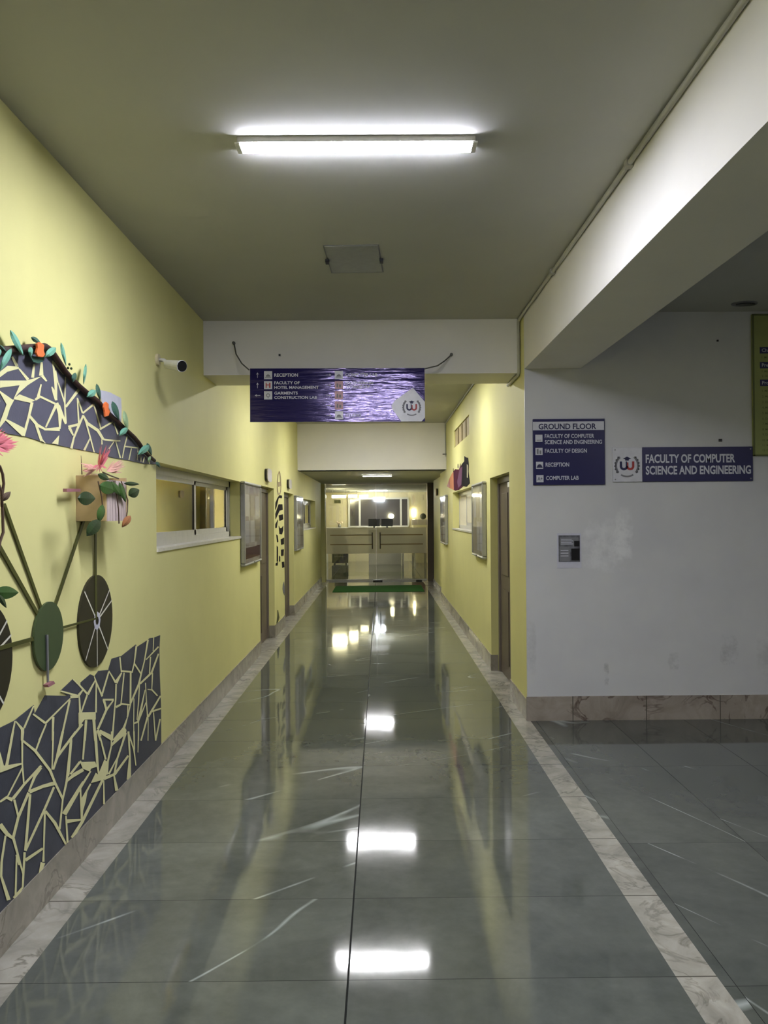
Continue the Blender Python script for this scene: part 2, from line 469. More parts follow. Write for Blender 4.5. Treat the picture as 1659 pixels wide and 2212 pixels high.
# baseboards with returns into the door recesses
mb = MB()
for a, b in ((-5.0, D1[0]), (D1[1], D2[0]), (D2[1], 19.25)): mb.box(XL, XL + .009, a, b, 0, .168)
for h in (D1, D2): mb.box(XL - .075, XL + .008, h[1] - .012, h[1] + .01, 0, .168)
struct(mb.build('baseboard_left', M['skirt']))
mb = MB()
for a, b in ((YG - .011, DR[0]), (DR[1], 15.3)): mb.box(XR, XR - .009, a, b, 0, .168)
mb.box(XR + .07, XR - .008, DR[1] - .012, DR[1] + .01, 0, .168)
mb.box(1.25, 1.272, 15.3, 18.6, 0, .15)
struct(mb.build('baseboard_right', M['skirt']))
struct(MB().box(XR - .009, 6.0, YG - .012, YG, 0, .195).build('baseboard_back', M['skirt_grey']))

# rooms seen through the windows
def room(name_n, x0, x1, y0, y1, lampx):
    mb = MB()
    s = .05
    mb.box(x0 - s, x0, y0, y1, 0, 2.9); mb.box(x1, x1 + s, y0, y1, 0, 2.9) if False else None
    mb.box(x0, x1, y0 - s, y0, 0, 2.9); mb.box(x0, x1, y1, y1 + s, 0, 2.9)
    mb.box(x0, x1, y0, y1, 2.9, 2.95); mb.box(x0, x1, y0, y1, -.05, 0)
    if x1 > 0: mb.box(x1, x1 + s, y0, y1, 0, 2.9)
    struct(mb.build(name_n, M['room_paint']))
    t = thing('room_fill_light', 'added, unseen tube light on the ceiling inside the %s' % ('left room behind the sliding window' if x0 < -1.7 and y0 < 9 else ('far left room' if x0 < 0 else 'right room')), 'light', (lampx, (y0 + y1) / 2, 2.86))  # unseen lamp added to brighten the window panes
    MB().box(lampx - .04, lampx + .04, (y0 + y1) / 2 - .5, (y0 + y1) / 2 + .5, 2.87, 2.9).build('housing', M['white'], t)
    MB().box(lampx - .03, lampx + .03, (y0 + y1) / 2 - .5, (y0 + y1) / 2 + .5, 2.83, 2.87).build('diffuser', M['tube_room_fill'], t)
room('wall_room_left', -4.6, XL - TH, 4.6, 9.45, -3.2)
room('wall_room_far', -4.2, XL - TH, 13.4, 18.8, -3.0)
room('wall_room_right', XR + TH, 4.2, 8.9, 14.6, 2.8)

# ------------------------------------------------------------------ windows
def sliding_window(name, X, out, hole, split, curtain, label):
    y0, y1, z0, z1 = hole
    y1 = y1 - .0
    xi = X + out * .105                      # frame plane, set back in the wall
    t = bpy.data.objects.new(name, None); COL.objects.link(t); t.location = (xi, (y0 + y1) / 2, z0); ORG[t.name] = Vector(t.location)
    struct(t)
    fr = MB(); d = out * .045
    fr.box(xi, xi + d, y0, y1, z0 + .02, z0 + .075); fr.box(xi, xi + d, y0, y1, z1 - .06, z1)
    fr.box(xi, xi + d, y0, y0 + .05, z0, z1); fr.box(xi, xi + d, y1 - .05, y1, z0, z1)
    fr.build('frame', M['alu_white'], t)
    ym = y0 + (y1 - y0) * split
    for a, b, o in ((y0 + .05, ym + .03, 0.0), (ym - .03, y1 - .05, 0.018)):
        sx = xi + out * (.004 + o)
        sh = MB(); e = out * .016
        sh.box(sx, sx + e, a, a + .055, z0 + .07, z1 - .055); sh.box(sx, sx + e, b - .055, b, z0 + .07, z1 - .055)
        sh.box(sx, sx + e, a, b, z0 + .07, z0 + .12); sh.box(sx, sx + e, a, b, z1 - .095, z1 - .055)
        s_ = sh.build('sash', M['alu_white'], t)
        MB().box(sx + e * .4, sx + e * .6, a + .05, b - .05, z0 + .115, z1 - .09).build('pane', M['glass'], s_)
        MB().box(sx - e * .1, sx + e * .3, b - .075, b - .058, z0 + .12, z1 - .09).build('gasket', M['black'], s_)
    sl = MB(); sl.box(X - out * .012, xi, y0, y1 - (.0 if out < 0 else 0), z0, z0 + .022)
    sl.build('window_sill', M['sill'], t)
    if curtain:
        c = MB(); n = 60; pts = []
        for i in range(n + 1):
            y = ym - .6 + (y1 - ym + .6) * i / n
            pts.append((xi + out * (.16 + .02 * math.sin(i * 1.3)), y))
        vs = [(x, y, z0 - .1) for x, y in pts] + [(x, y, z1 + .05) for x, y in pts]
        c.add(vs, [(i, i + 1, n + 2 + i, n + 1 + i) for i in range(n)])
        co = c.build('curtain', M['curtain'], org=None)
        tag(co, label, 'curtain')
        sm = co.modifiers.new('thick', 'SOLIDIFY'); sm.thickness = .004
    return t
sliding_window('window_1', XL, -1, (W1[0], W1[1], W1[2], W1[3]), 0.5, True, 'beige curtain behind the right pane of the large left window')
sliding_window('window_2', XL, -1, W2, 0.62, True, 'grey beige curtain behind the small far left window')
sliding_window('window_3', XR, 1, WR, 0.66, False, 'beige curtain behind the window of the right wall')

# ventilator opening high on the right wall
t = thing('ventilator', 'beige boarded ventilator window high on the right wall', 'vent', (XR + .04, 11.35, VR[2]))
mb = MB(); mb.box(XR + .02, XR + .05, VR[0], VR[1], VR[2], VR[3]); mb.build('board', M['vent'], t)
for i in range(3):
    y = VR[0] + (VR[1] - VR[0]) * (i + 1) / 4
    MB().box(XR + .008, XR + .02, y - .05, y + .05, VR[2] + .01, VR[3] - .01).build('batten', M['vent_dark'], t)

# ------------------------------------------------------------------ doors
def side_door(name, X, out, hole):
    y0, y1, z0, z1 = hole
    xi = X + out * .078
    t = bpy.data.objects.new(name, None); COL.objects.link(t); t.location = (xi, (y0 + y1) / 2, 0); ORG[t.name] = Vector(t.location); struct(t)
    fr = MB(); d = out * .07; w_ = .065
    fr.box(xi, xi + d, y0, y0 + w_, 0, z1); fr.box(xi, xi + d, y1 - w_, y1, 0, z1); fr.box(xi, xi + d, y0 + w_, y1 - w_, z1 - w_, z1)
    fr.build('frame', M['door_frame'], t, bevel=.004)
    lf = MB(); xl = xi + out * .02
    lf.box(xl, xl + out * .04, y0 + w_, y1 - w_, 0.006, z1 - w_)
    lf_o = lf.build('leaf', M['door'], t)
    for a, b, c, e in ((.12, .46, .15, .9), (.54, .88, .15, .9), (.12, .46, 1.05, 1.9), (.54, .88, 1.05, 1.9)):
        ya, yb = y0 + w_ + (y1 - y0 - 2 * w_) * a, y0 + w_ + (y1 - y0 - 2 * w_) * b
        MB().box(xl - out * .008, xl, ya, yb, c, e).build('panel', M['door'], lf_o, bevel=.003)
    hd = MB(); yh = y0 + w_ + .1
    hd.tube([(xl, yh, 1.0), (xl - out * .045, yh, 1.0), (xl - out * .045, yh + .11, 1.0)], .009, 8)
    hd.box(xl, xl - out * .008, yh - .02, yh + .02, .92, 1.08)
    hd.build('handle', M['steel'], lf_o)
    return t
side_door('door_1', XL, -1, D1)
side_door('door_2', XL, -1, D2)
side_door('door_3', XR, 1, DR)
# white door closer showing at the top of the right-hand door
mb = MB(); mb.box(XR + .03, XR + .075, 7.2, 7.42, 1.935, 1.985)
t = mb.build('door_closer', M['white'], bevel=.004); tag(t, 'white door closer at the top of the right-hand brown door', 'door closer')

# ------------------------------------------------------------------ entrance glass doors
t = bpy.data.objects.new('door_4', None); COL.objects.link(t); t.location = (-.1, YD, 0); ORG[t.name] = Vector(t.location); struct(t)
gx0, gx1 = -1.40, 1.185
gm = -.115
for a, b, s in ((gx0, gm - .006, -1), (gm + .006, gx1, 1)):
    leaf = MB().box(a, b, YD - .006, YD + .006, .012, ZLOW - .02).build('glass_leaf', M['glass'], t)
    MB().add([(a, YD - .008, .70), (b, YD - .008, .70), (b, YD - .008, 1.36), (a, YD - .008, 1.36)], [(0, 1, 2, 3)]).build('frosted_band', M['frost'], leaf)
    ln = MB()
    for z in (.935, 1.175): ln.box(a + .1, b - .1, YD - .0115, YD - .0095, z - .012, z + .012)
    ln.build('band_stripe', M['brown_art'], leaf)
    hx = gm + s * .10
    hd = MB(); hd.tube([(hx, YD - .06, .82), (hx, YD - .06, 1.24)], .013, 10)
    for z in (.87, 1.19): hd.tube([(hx, YD - .06, z), (hx, YD, z)], .008, 8)
    hd.build('handle', M['dark_brown'], leaf, smooth=True)
    ft = MB(); ft.box(a, b, YD - .012, YD + .012, 0.004, .04); ft.build('bottom_rail', M['alu'], leaf)
struct(MB().box(1.185, 1.36, 19.62, 19.72, 0, ZLOW).build('trim_6', M['dark_brown']))
struct(MB().box(-1.56, -1.405, 19.62, 20.05, 0, ZLOW).build('wall_left_end', M['yellow']))
struct(MB().box(XL - .068, XL - .045, 19.252, 19.615, 0, ZLOW).build('trim_7', M['dark_brown']))

# floor bolt blocks and mat
for (px, wd, lab) in ((816, .24, 'black floor spring block at the meeting point of the glass doors'), (905, .15, 'small black door stop in front of the right glass door')):
    c = ony(px, 1253, 19.85)
    o = MB().box(c.x - wd / 2, c.x + wd / 2, 19.80, 19.9, 0, .03).build('door_stop', M['black'], bevel=.006)
    tag(o, lab, 'door stop')
p0, p1 = ony(718, 1278, 17.1), ony(917, 1278, 17.1)
mb = MB(); mb.box(p0.x, p1.x, 17.1, 18.5, .0, .012)
o = mb.build('door_mat', M['green_mat'], bevel=.004); tag(o, 'long green door mat lying before the glass doors', 'mat')

# ------------------------------------------------------------------ lobby
mb = MB(); LX0, LX1 = -5.5, 4.5
mb.box(LX0, LX1, YD + .02, YLB + .1, -.1, 0); struct(mb.build('floor_lobby', M['floor']))
struct(MB().box(LX0, LX1, YD + .02, YLB + .1, 2.52, 2.6).build('ceiling_lobby', M['ceiling']))
struct(MB().box(LX0 - .1, LX0, YD, YLB, 0, 2.6).build('wall_lobby_left', M['cream']))
struct(MB().box(LX1, LX1 + .1, YD, YLB, 0, 2.6).build('wall_lobby_right', M['cream']))
struct(MB().box(LX0, LX1, YLB, YLB + .1, 0, 2.6).build('wall_lobby_back', M['cream']))
mb = MB(); mb.box(LX0, -1.56, YD - .0, YD + .1, 0, 2.6); mb.box(1.36, LX1, YD, YD + .1, 0, 2.6); struct(mb.build('wall_lobby_front', M['cream']))
# glazed partition on the lobby back wall
def ly(px, py, Y=YLB - .05): return ony(px, py, Y)
a, b = ly(752, 1136), ly(882, 1078)
t = bpy.data.objects.new('window_4', None); COL.objects.link(t); t.location = ((a.x + b.x) / 2, YLB - .03, a.z); ORG[t.name] = Vector(t.location); struct(t)
fr = MB()
cuts = [752, 756, 775, 779, 864, 868, 880, 884]
for i in range(0, 8, 2):
    p, q = ly(cuts[i], 1100), ly(cuts[i + 1], 1100)
    fr.box(p.x, q.x, YLB - .07, YLB, a.z, b.z)
fr.box(a.x, b.x, YLB - .07, YLB, b.z, b.z + .06); fr.box(a.x, b.x, YLB - .07, YLB, a.z - .06, a.z)
fr.build('frame', M['alu_white'], t)
for i in (1, 3, 5):
    p, q = ly(cuts[i], 1100), ly(cuts[i + 1], 1100)
    MB().box(p.x, q.x, YLB - .03, YLB - .01, a.z, b.z).build('pane', M['dark_glass'], t)
# reception counter
c0, c1 = ly(796, 1130, 26.5), ly(872, 1142, 26.5)
t = thing('reception_desk', 'pale reception desk seen through the glass doors', 'desk', ((c0.x + c1.x) / 2, 26.7, 0))
MB().box(c0.x, c1.x, 26.55, 27.1, 0, 1.18).build('body', M['lilac'], t)
MB().box(c0.x - .05, c1.x + .05, 26.45, 27.15, 1.18, 1.22).build('counter_top', M['white'], t, bevel=.006)
for px, lab in ((808, 'dark computer monitor on the reception desk, left one'), (836, 'dark computer monitor on the reception desk, right one')):
    c = ly(px, 1131, 26.8)
    mt = thing('monitor', lab, 'monitor', (c.x, 26.8, 1.22))
    MB().box(c.x - .2, c.x + .2, 26.8, 26.83, 1.30, 1.56).build('screen', M['black'], mt, bevel=.005)
    mb = MB(); mb.box(c.x - .03, c.x + .03, 26.83, 26.85, 1.22, 1.4); mb.box(c.x - .1, c.x + .1, 26.76, 26.9, 1.22, 1.23); mb.build('stand', M['black'], mt)
# small lit globe lamp on the desk
c = ly(846, 1115, 26.9)
t = thing('desk_lamp', 'small glowing globe lamp on the reception desk', 'lamp', (c.x, 26.9, 1.22))
MB().tube([(c.x, 26.9, 1.22), (c.x, 26.9, c.z - .06)], .01, 8).build('stem', M['steel'], t)
MB().tube([(c.x, 26.9, 1.22), (c.x, 26.9, 1.235)], .06, 16).build('base', M['steel'], t)
MB().ball((c.x, 26.9, c.z), .075).build('globe', M['tube_warm'], t, smooth=True)
# hanging tube lights of the lobby
for px0, px1, py, Y, mt, lab in ((715, 749, 1073, 24.6, 'tube_warm', 'leftmost hanging tube light in the lobby, warm white'), (751, 773, 1072, 26.4, 'tube_warm', 'second hanging tube light from the left in the lobby'),
                           (775, 796, 1073, 27.6, 'tube_warm', 'third and yellowest hanging tube light in the lobby'), (805, 833, 1077, 27.2, 'tube', 'cool white hanging tube light right of the warm ones')):
    p, q = ony(px0, py, Y), ony(px1, py, Y)
    t = thing('hanging_tube_light', lab, 'light', ((p.x + q.x) / 2, Y, 2.52), 'hanging tube lights in the lobby')
    MB().box(p.x, q.x, Y - .04, Y + .04, p.z + .04, p.z + .07).build('housing', M['white'], t)
    MB().tube([(p.x + .03, Y, p.z), (q.x - .03, Y, p.z)], .04, 12).build('diffuser', M[mt], t, smooth=True)
    mb = MB()
    for x in (p.x + .05, q.x - .05): MB().tube([(x, Y, p.z + .07), (x, Y, 2.52)], .006, 6).build('rod', M['steel'], t)
for x_, lab in ((-3.4, 'added, unseen ceiling tube light at the left side of the lobby, behind the left wall'), (3.2, 'added, unseen ceiling tube light at the right side of the lobby, behind the right wall')):
    t = thing('room_fill_light', lab, 'light', (x_, 22.3, 2.52))  # out-of-view lamp added to light the frosted band and lobby floor
    MB().box(x_ - .6, x_ + .6, 22.26, 22.34, 2.49, 2.52).build('housing', M['white'], t)
    MB().box(x_ - .58, x_ + .58, 22.27, 22.33, 2.45, 2.49).build('diffuser', M['tube_warm'], t)
# dark sign, flower vase, seat, planter, chair, extinguisher-like red item
p = ly(729, 1083); o = MB().box(p.x - .12, p.x + .12, YLB - .04, YLB, p.z - .07, p.z + .05).build('wall_sign', M['olive'], bevel=.004); tag(o, 'dark wall sign under the leftmost lobby light', 'sign')
def flowers_small():
    p = ly(733, 1131, 27.9)
    t = thing('console_table', 'low white console table against the lobby back wall', 'table', (p.x, 28.1, 0))
    MB().box(p.x - .5, p.x + .3, 27.9, 28.35, p.z - .18, p.z - .14).build('table_top', M['white'], t)
    for dx in (-.46, .26):
        for y in (27.94, 28.3): MB().box(p.x + dx - .02, p.x + dx + .02, y - .02, y + .02, 0, p.z - .18).build('leg', M['white'], t)
    v = thing('flower_vase', 'small silver vase of flowers on the lobby console table', 'vase', (p.x, 28.1, p.z - .14))
    MB().tube([(p.x, 28.1, p.z - .14), (p.x, 28.1, p.z - .08), (p.x, 28.1, p.z - .02)], [.04, .06, .04], 12).build('vase', M['steel'], v, smooth=True)
    mb = MB()
    for i in range(9):
        a_ = i * 2.4; mb.ball((p.x + .09 * math.cos(a_), 28.1 + .05 * math.sin(a_), p.z + .03 + .03 * math.sin(i * 5)), .03, 8, 6)
    mb.build('blossoms', M['wool'], v, smooth=True)
flowers_small()
# black armchair to the left
p = ly(735, 1212, 27.0)
t = thing('black_armchair', 'black armchair low at the left of the lobby', 'chair', (p.x, 27.0, 0))
MB().box(p.x - .2, p.x + .2, 26.82, 27.28, .04, .28).build('base', M['black'], t, bevel=.02)
MB().box(p.x - .22, p.x + .22, 26.8, 27.3, .28, .42).build('seat', M['black'], t, bevel=.02)
MB().box(p.x - .22, p.x + .22, 27.26, 27.34, .42, .85).build('backrest', M['black'], t, bevel=.02)
for dx in (-.25, .25): MB().box(p.x + dx - .03, p.x + dx + .03, 26.8, 27.3, .05, .6).build('armrest', M['black'], t, bevel=.01)
for dx in (-.2, .2):
    for y in (26.84, 27.26): MB().tube([(p.x + dx, y, .28), (p.x + dx, y, 0)], .02, 8).build('leg', M['black'], t)
# white chair right
p = ly(882, 1214, 26.0)
t = thing('white_chair', 'white framed chair standing at the right of the lobby', 'chair', (p.x, 26.0, 0))
for dx in (-.22, .22):
    for y in (25.8, 26.2): MB().tube([(p.x + dx, y, 0), (p.x + dx * .95, y, .45 if y < 26 else .9)], .02, 8).build('leg', M['white'], t)
MB().box(p.x - .23, p.x + .23, 25.78, 26.22, .43, .47).build('seat', M['white'], t, bevel=.01)
MB().box(p.x - .22, p.x + .22, 26.18, 26.22, .62, .9).build('backrest', M['white'], t, bevel=.01)
p = ly(905, 1212, 25.4)
t = thing('waiting_chair', 'brown waiting chair at the far right behind the glass', 'chair', (p.x, 25.4, 0))
for dx in (-.2, .2):
    for y in (25.2, 25.6): MB().tube([(p.x + dx, y, 0), (p.x + dx, y, .44)], .02, 8).build('leg', M['steel'], t)
MB().box(p.x - .22, p.x + .22, 25.18, 25.62, .44, .49).build('seat', M['maroon'], t, bevel=.01)
MB().box(p.x - .22, p.x + .22, 25.6, 25.64, .49, .92).build('backrest', M['maroon'], t, bevel=.01)
# bag and box at the right end of the counter height
c0, c1 = ly(892, 1137, 27.5), ly(921, 1137, 27.5)
t = thing('side_counter', 'brown side counter at the right end of the lobby', 'counter', ((c0.x + c1.x) / 2, 27.6, 0))
MB().box(c0.x, c1.x + .4, 27.4, 27.9, 0, c0.z + .05).build('body', M['cream'], t)
MB().box(c0.x - .03, c1.x + .43, 27.38, 27.92, c0.z + .05, c0.z + .24).build('upstand', M['plate'], t)
c = ly(914, 1124, 27.6)
o = MB().ball((c.x, 27.6, c0.z + .24 + .11), (.11, .08, .11)).build('round_bag', M['black'], smooth=True); tag(o, 'small round black bag on the side counter', 'bag')
# tall narrow wall light strip
c = ly(894, 1108)
o = MB().box(c.x - .03, c.x + .03, YLB - .03, YLB, c.z - .13, c.z + .13).build('wall_light', M['tube_warm'], bevel=.004); tag(o, 'slim upright wall light on the lobby back wall', 'light')

# ------------------------------------------------------------------ corridor tube lights
def batten(xc, Y, L, zc, lab, mt='tube'):
    t = thing('tube_light', lab, 'light', (xc, Y, zc), 'ceiling tube lights along the corridor')
    x0, x1 = xc - L / 2, xc + L / 2
    MB().box(x0 + .01, x1 - .01, Y - .037, Y + .059, zc - .024, zc).build('housing', M['alu_white'], t)
    pr = [(-.036, -.024), (-.035, -.030), (-.02, -.0315), (.042, -.0315), (.057, -.030), (.058, -.024)]
    mb = MB(); mb.prism([(x0 + .022, Y + a, zc + b) for a, b in pr], (L - .044, 0, 0)); mb.build('diffuser', M[mt], t)
    for x in (x0, x1):
        s = -1 if x == x0 else 1
        mb = MB(); mb.prism([(x - s * .021, Y + a * 1.04, zc + b * 1.05) for a, b in pr], (s * .021, 0, 0)); mb.build('end_cap', M['white'], t)
    mb = MB(); mb.box(xc - .05, xc - .0, Y + .059, Y + .07, zc - .02, zc); mb.build('clip', M['white'], t)
pa, pb = ony(510, 336, 3.39), ony(1030, 334, 3.39)
batten((pa.x + pb.x) / 2, 3.39, pb.x - pa.x, ZC, 'long glowing tube light nearest the viewer on the ceiling')
batten(-.02, 8.69, 1.05, ZC, 'tube light on the ceiling just behind the first beam', 'tube_far')
batten(-.02, 11.85, 1.05, ZC, 'tube light on the ceiling before the second beam', 'tube_far')
batten(-.06, 15.55, .6, ZLOW, 'short tube light on the lowered ceiling before the glass doors', 'tube_far')
batten(0, -.4, 1.05, ZC, 'tube light on the ceiling just above the viewpoint')
batten(4.0, 1.0, 1.05, ZC, 'tube light on the hall ceiling outside the picture', 'tube_far')

# ceiling hatch: clear plastic junction plate
q = [onx_ for onx_ in ()]
def onz(px, py, Z):
    d = ray(px, py); return CAM + d * ((Z - CAM.z) / d.z)
ca = [onz(697, 530, ZC), onz(818, 528, ZC), onz(829, 588, ZC), onz(716, 590, ZC)]
t = thing('access_plate', 'pale square blanking plate on the ceiling beyond the tube light', 'ceiling plate', ((ca[0] + ca[2]) / 2))
c4 = [Vector((v.x, v.y, ZC)) for v in ca]
mb = MB(); mb.prism(c4[::-1], (0, 0, -.001)); mb.build('plate', M['grey_ink'], t)
cen = sum(c4, Vector()) / 4
mb = MB()
ins = [cen + (v - cen) * .95 for v in c4]
mb.prism([v + Vector((0, 0, -.001)) for v in ins][::-1], (0, 0, -.002)); mb.build('cover', M['cover'], t)
for v in ((c4[0] + c4[3]) / 2, (c4[1] + c4[2]) / 2):
    MB().box(v.x - .012, v.x + .012, v.y - .03, v.y + .03, ZC - .02, ZC - .004).build('latch', M['black'], t)

# ------------------------------------------------------------------ conduit
def clip_(mb, x, y, z, a): mb.box(x - .022, x + .016, y - .018, y + .018, z - .02, z + .016)
t = thing('conduit', 'cream plastic conduit along the ceiling corner and down the first beam', 'conduit', (XR - .02, 1, ZC - .02))
MB().tube([(XR - .016, -5, ZC - .016), (XR - .016, 6.49, ZC - .016), (XR - .016, 6.504, ZC - .03), (XR - .016, 6.504, ZB + .01), (XR - .016, 6.53, ZB - .014), (XR - .016, 7.06, ZB - .014)], .0135, 10).build('pipe', M['pipe'], t, smooth=True)
for y in (2.25, 3.6, 5.2, .9, -.4):
    mb = MB(); mb.box(XR - .034, XR, y - .02, y + .02, ZC - .034, ZC); mb.build('clamp', M['pipe'], t)
t = MB().tube([(XR - .014, 7.07, ZC - .014), (XR - .014, Y2 - .02, ZC - .014), (XR - .014, Y2 - .02, 2.72)], .010, 8).build('thin_conduit', M['ceiling'], smooth=True)
tag(t, 'thin pale conduit in the ceiling corner between the two beams', 'conduit')
p = ony(961, 981, Y2 - .03)
o = MB().box(p.x - .04, p.x + .045, Y2 - .03, Y2 - .006, p.z - .01, p.z + .01).build('bracket', M['wire']); tag(o, 'small grey bracket low on the second beam at its right end', 'bracket')

# dark broken downlight on the hall ceiling
p = onz(1608, 655, ZC)
t = thing('downlight', 'dark broken downlight in the hall ceiling at the right edge', 'light', (p.x, p.y, ZC))
mb = MB(); n = 20
ring = [(p.x + .10 * math.cos(2 * math.pi * i / n), p.y + .07 * math.sin(2 * math.pi * i / n), ZC - .0) for i in range(n)]
mb.prism(ring[::-1], (0, 0, -.008)); mb.build('rim', M['grey_ink'], t)
mb = MB(); mb.prism([(x * .75 + p.x * .25 + .01, y * .6 + p.y * .4, ZC - .008) for x, y, z in ring][::-1], (0, 0, -.006)); mb.build('cap', M['black'], t)

# nails on walls
for (px, py, Y, s, lab) in ((1556, 951, YG, .012, 'small dark plug hole on the grey wall above the faculty sign'), (1550, 736, YG, .007, 'tiny dark nail high on the grey wall'), (604, 767, Y1a, .008, 'tiny dark nail on the first beam above the hanging sign')):
    p = ony(px, py, Y - .004)
    o = MB().box(p.x - s, p.x + s, Y - .01, Y, p.z - s, p.z + s).build('wall_plug', M['black']); tag(o, lab, 'nail')

# ------------------------------------------------------------------ hanging direction board
def arrow(mb, P, u, v, s, d):
    """line arrow centred at u,v; d = 'u','l','r'"""
    ang = {'r': 0, 'u': math.pi / 2, 'l': math.pi}[d]
    def R(a, b): return P(u + a * math.cos(ang) - b * math.sin(ang), v + a * math.sin(ang) + b * math.cos(ang))
    for poly in ([(-s, -.08 * s), (.5 * s, -.08 * s), (.5 * s, .08 * s), (-s, .08 * s)], [(.2 * s, -.45 * s), (s, 0), (.2 * s, .45 * s), (.45 * s, 0)]):
        n = len(mb.v); mb.add([R(*q) for q in poly], [tuple(range(4))])
def rect(mb, P, u0, v0, u1, v1): mb.add([P(u0, v0), P(u1, v0), P(u1, v1), P(u0, v1)], [(0, 1, 2, 3)])
def arc(mb, P, u, v, r0, r1, a0, a1, n=16, ky=1.0):
    vs = []
    for i in range(n + 1):
        a = a0 + (a1 - a0) * i / n
        vs += [P(u + r0 * math.cos(a), v + r0 * ky * math.sin(a)), P(u + r1 * math.cos(a), v + r1 * ky * math.sin(a))]
    mb.add(vs, [(2 * i, 2 * i + 1, 2 * i + 3, 2 * i + 2) for i in range(n)])
def emblem(P, u, v, s, parent):
    """mortar-board over two letter-like u shapes inside laurel arcs"""
    pi = math.pi
    mb = MB()
    arc(mb, P, u - .12 * s, v - .02 * s, .07 * s, .155 * s, pi, 2 * pi)
    rect(mb, P, u - .275 * s, v - .02 * s, u - .19 * s, v + .16 * s); rect(mb, P, u - .05 * s, v - .02 * s, u + .0 * s, v + .16 * s)
    mb.add([P(u - .16 * s, v + .27 * s), P(u, v + .21 * s), P(u + .16 * s, v + .27 * s), P(u, v + .34 * s)], [(0, 1, 2, 3)])
    rect(mb, P, u - .07 * s, v + .19 * s, u + .07 * s, v + .235 * s)
    mb.build('emblem_mark', M['letter_navy'], parent)
    mb = MB()
    arc(mb, P, u + .12 * s, v - .02 * s, .07 * s, .155 * s, pi, 2 * pi)
    rect(mb, P, u + .003 * s, v - .02 * s, u + .05 * s, v + .12 * s); rect(mb, P, u + .19 * s, v - .02 * s, u + .275 * s, v + .16 * s)
    mb.build('emblem_mark', M['letter_red'], parent)
    mb = MB()
    for a0, a1 in ((pi * .72, pi * 1.22), (-pi * .22, pi * .28)):
        arc(mb, P, u, v, .38 * s, .46 * s, a0, a1)
        for i in range(6):
            a = a0 + (a1 - a0) * (i + .5) / 6
            arc(mb, P, u + .46 * s * math.cos(a), v + .46 * s * math.sin(a), 0, .035 * s, 0, 2 * pi, 6)
    arc(mb, P, u, v + .02 * s, .40 * s, .46 * s, pi * 1.32, pi * 1.68)
    mb.build('emblem_wreath', M['grey_ink'], parent)

YH = 6.32
bl, br = ony(540, 796, YH), ony(917, 795, YH)
BW, BH = br.x - bl.x, .437
bt = (bl.z + br.z) / 2
tilt = math.radians(-2.2)
t = thing('hanging_sign', 'navy hanging direction board with arrows and pictograms under the first beam', 'sign', (bl.x + BW / 2, YH, bt))
slope = (br.z - bl.z) / BW * 1.0
def PH(u, v, off=0.0):      # u from left, v up from the bottom
    dv = v - BH
    return Vector((bl.x + u, YH - off * math.cos(tilt) - dv * math.sin(tilt), bl.z + slope * u + dv * math.cos(tilt) - off * math.sin(tilt)))
mb = MB(); f0 = [PH(0, 0), PH(BW, 0), PH(BW, BH), PH(0, BH)]; mb.prism(f0, (0, .018, 0)); mb.build('panel', M['navy_glossy'], t)
Pt = lambda u, v: PH(u, v, .0015)
def hp(x, y):               # from the zoomed view of the sign (1659x730 view) to board coordinates
    return ((x - 132) / (1385 - 132) * BW, (628 - y) / (628 - 250) * BH)
mb = MB()
for x, y, d in ((186, 298, 'u'), (186, 370, 'u'), (186, 441, 'l'), (696, 298, 'r'), (696, 369, 'r'), (696, 441, 'r'), (696, 513, 'r'), (696, 583, 'r')):
    u, v = hp(x, y); mb = MB(); arrow(mb, Pt, u, v, .023, d); mb.build('arrow', M['letter'], t)
for i, (x, y) in enumerate(((262, 298), (262, 369), (262, 441), (769, 298), (769, 369), (769, 441), (769, 513), (769, 583))):
    u, v = hp(x, y); h = .033
    ic = MB(); rect(ic, Pt, u - h, v - h, u + h, v + h)
    io = ic.build('pictogram', M['icon_pink'] if i in (4, 5, 6) else M['sign_white'], t)
    g = MB(); P3 = lambda a, b: PH(a, b, .003)
    if i in (0, 3, 7): arc(g, P3, u, v - .012, .0, .018, 0, math.pi, 10); rect(g, P3, u - .024, v - .02, u + .024, v - .014)
    elif i == 1: rect(g, P3, u - .02, v - .022, u - .012, v + .02); rect(g, P3, u + .008, v - .022, u + .02, v + .02); rect(g, P3, u - .012, v - .002, u + .008, v + .006)
    elif i == 2: arc(g, P3, u, v, .010, .016, 0, 2 * math.pi, 14); rect(g, P3, u - .003, v - .024, u + .003, v - .012)
    else: rect(g, P3, u - .018, v - .02, u - .006, v + .012); rect(g, P3, u + .002, v - .02, u + .018, v + .004)
    g.build('pictogram_mark', M['letter_red'] if i == 1 else M['grey_ink'], io)
mb = MB()
for s, x, yb, wd, h in (('RECEPTION', 306, 308, 170, 22), ('FACULTY OF', 306, 362, 182, 20), ('HOTEL MANAGEMENT', 306, 395, 318, 20), ('GARMENTS', 306, 435, 168, 20), ('CONSTRUCTION LAB', 306, 466, 306, 20),
                        ('COMPUTER LAB', 816, 308, 230, 22), ('ENGINEERING', 816, 364, 200, 19), ('WORKSHOP', 816, 392, 178, 19), ('STUDIO', 816, 592, 112, 20)):
    u, v = hp(x, yb); mb = MB(); put_text(mb, s, Pt, u, v, h / 378 * BH, wd / 1253 * BW, .025); mb.build('lettering', M['letter'], t)
poly = [hp(*q) for q in ((1300, 390), (1330, 425), (1385, 490), (1385, 600), (1360, 628), (1215, 628), (1150, 540), (1145, 515), (1170, 480))]
mb = MB(); mb.add([Pt(*q) for q in poly], [tuple(range(len(poly)))[::-1]]); lg = mb.build('logo_panel', M['sign_white'], t)
u, v = hp(1290, 528); emblem(lambda a, b: PH(a, b, .003), u, v, .16, lg)
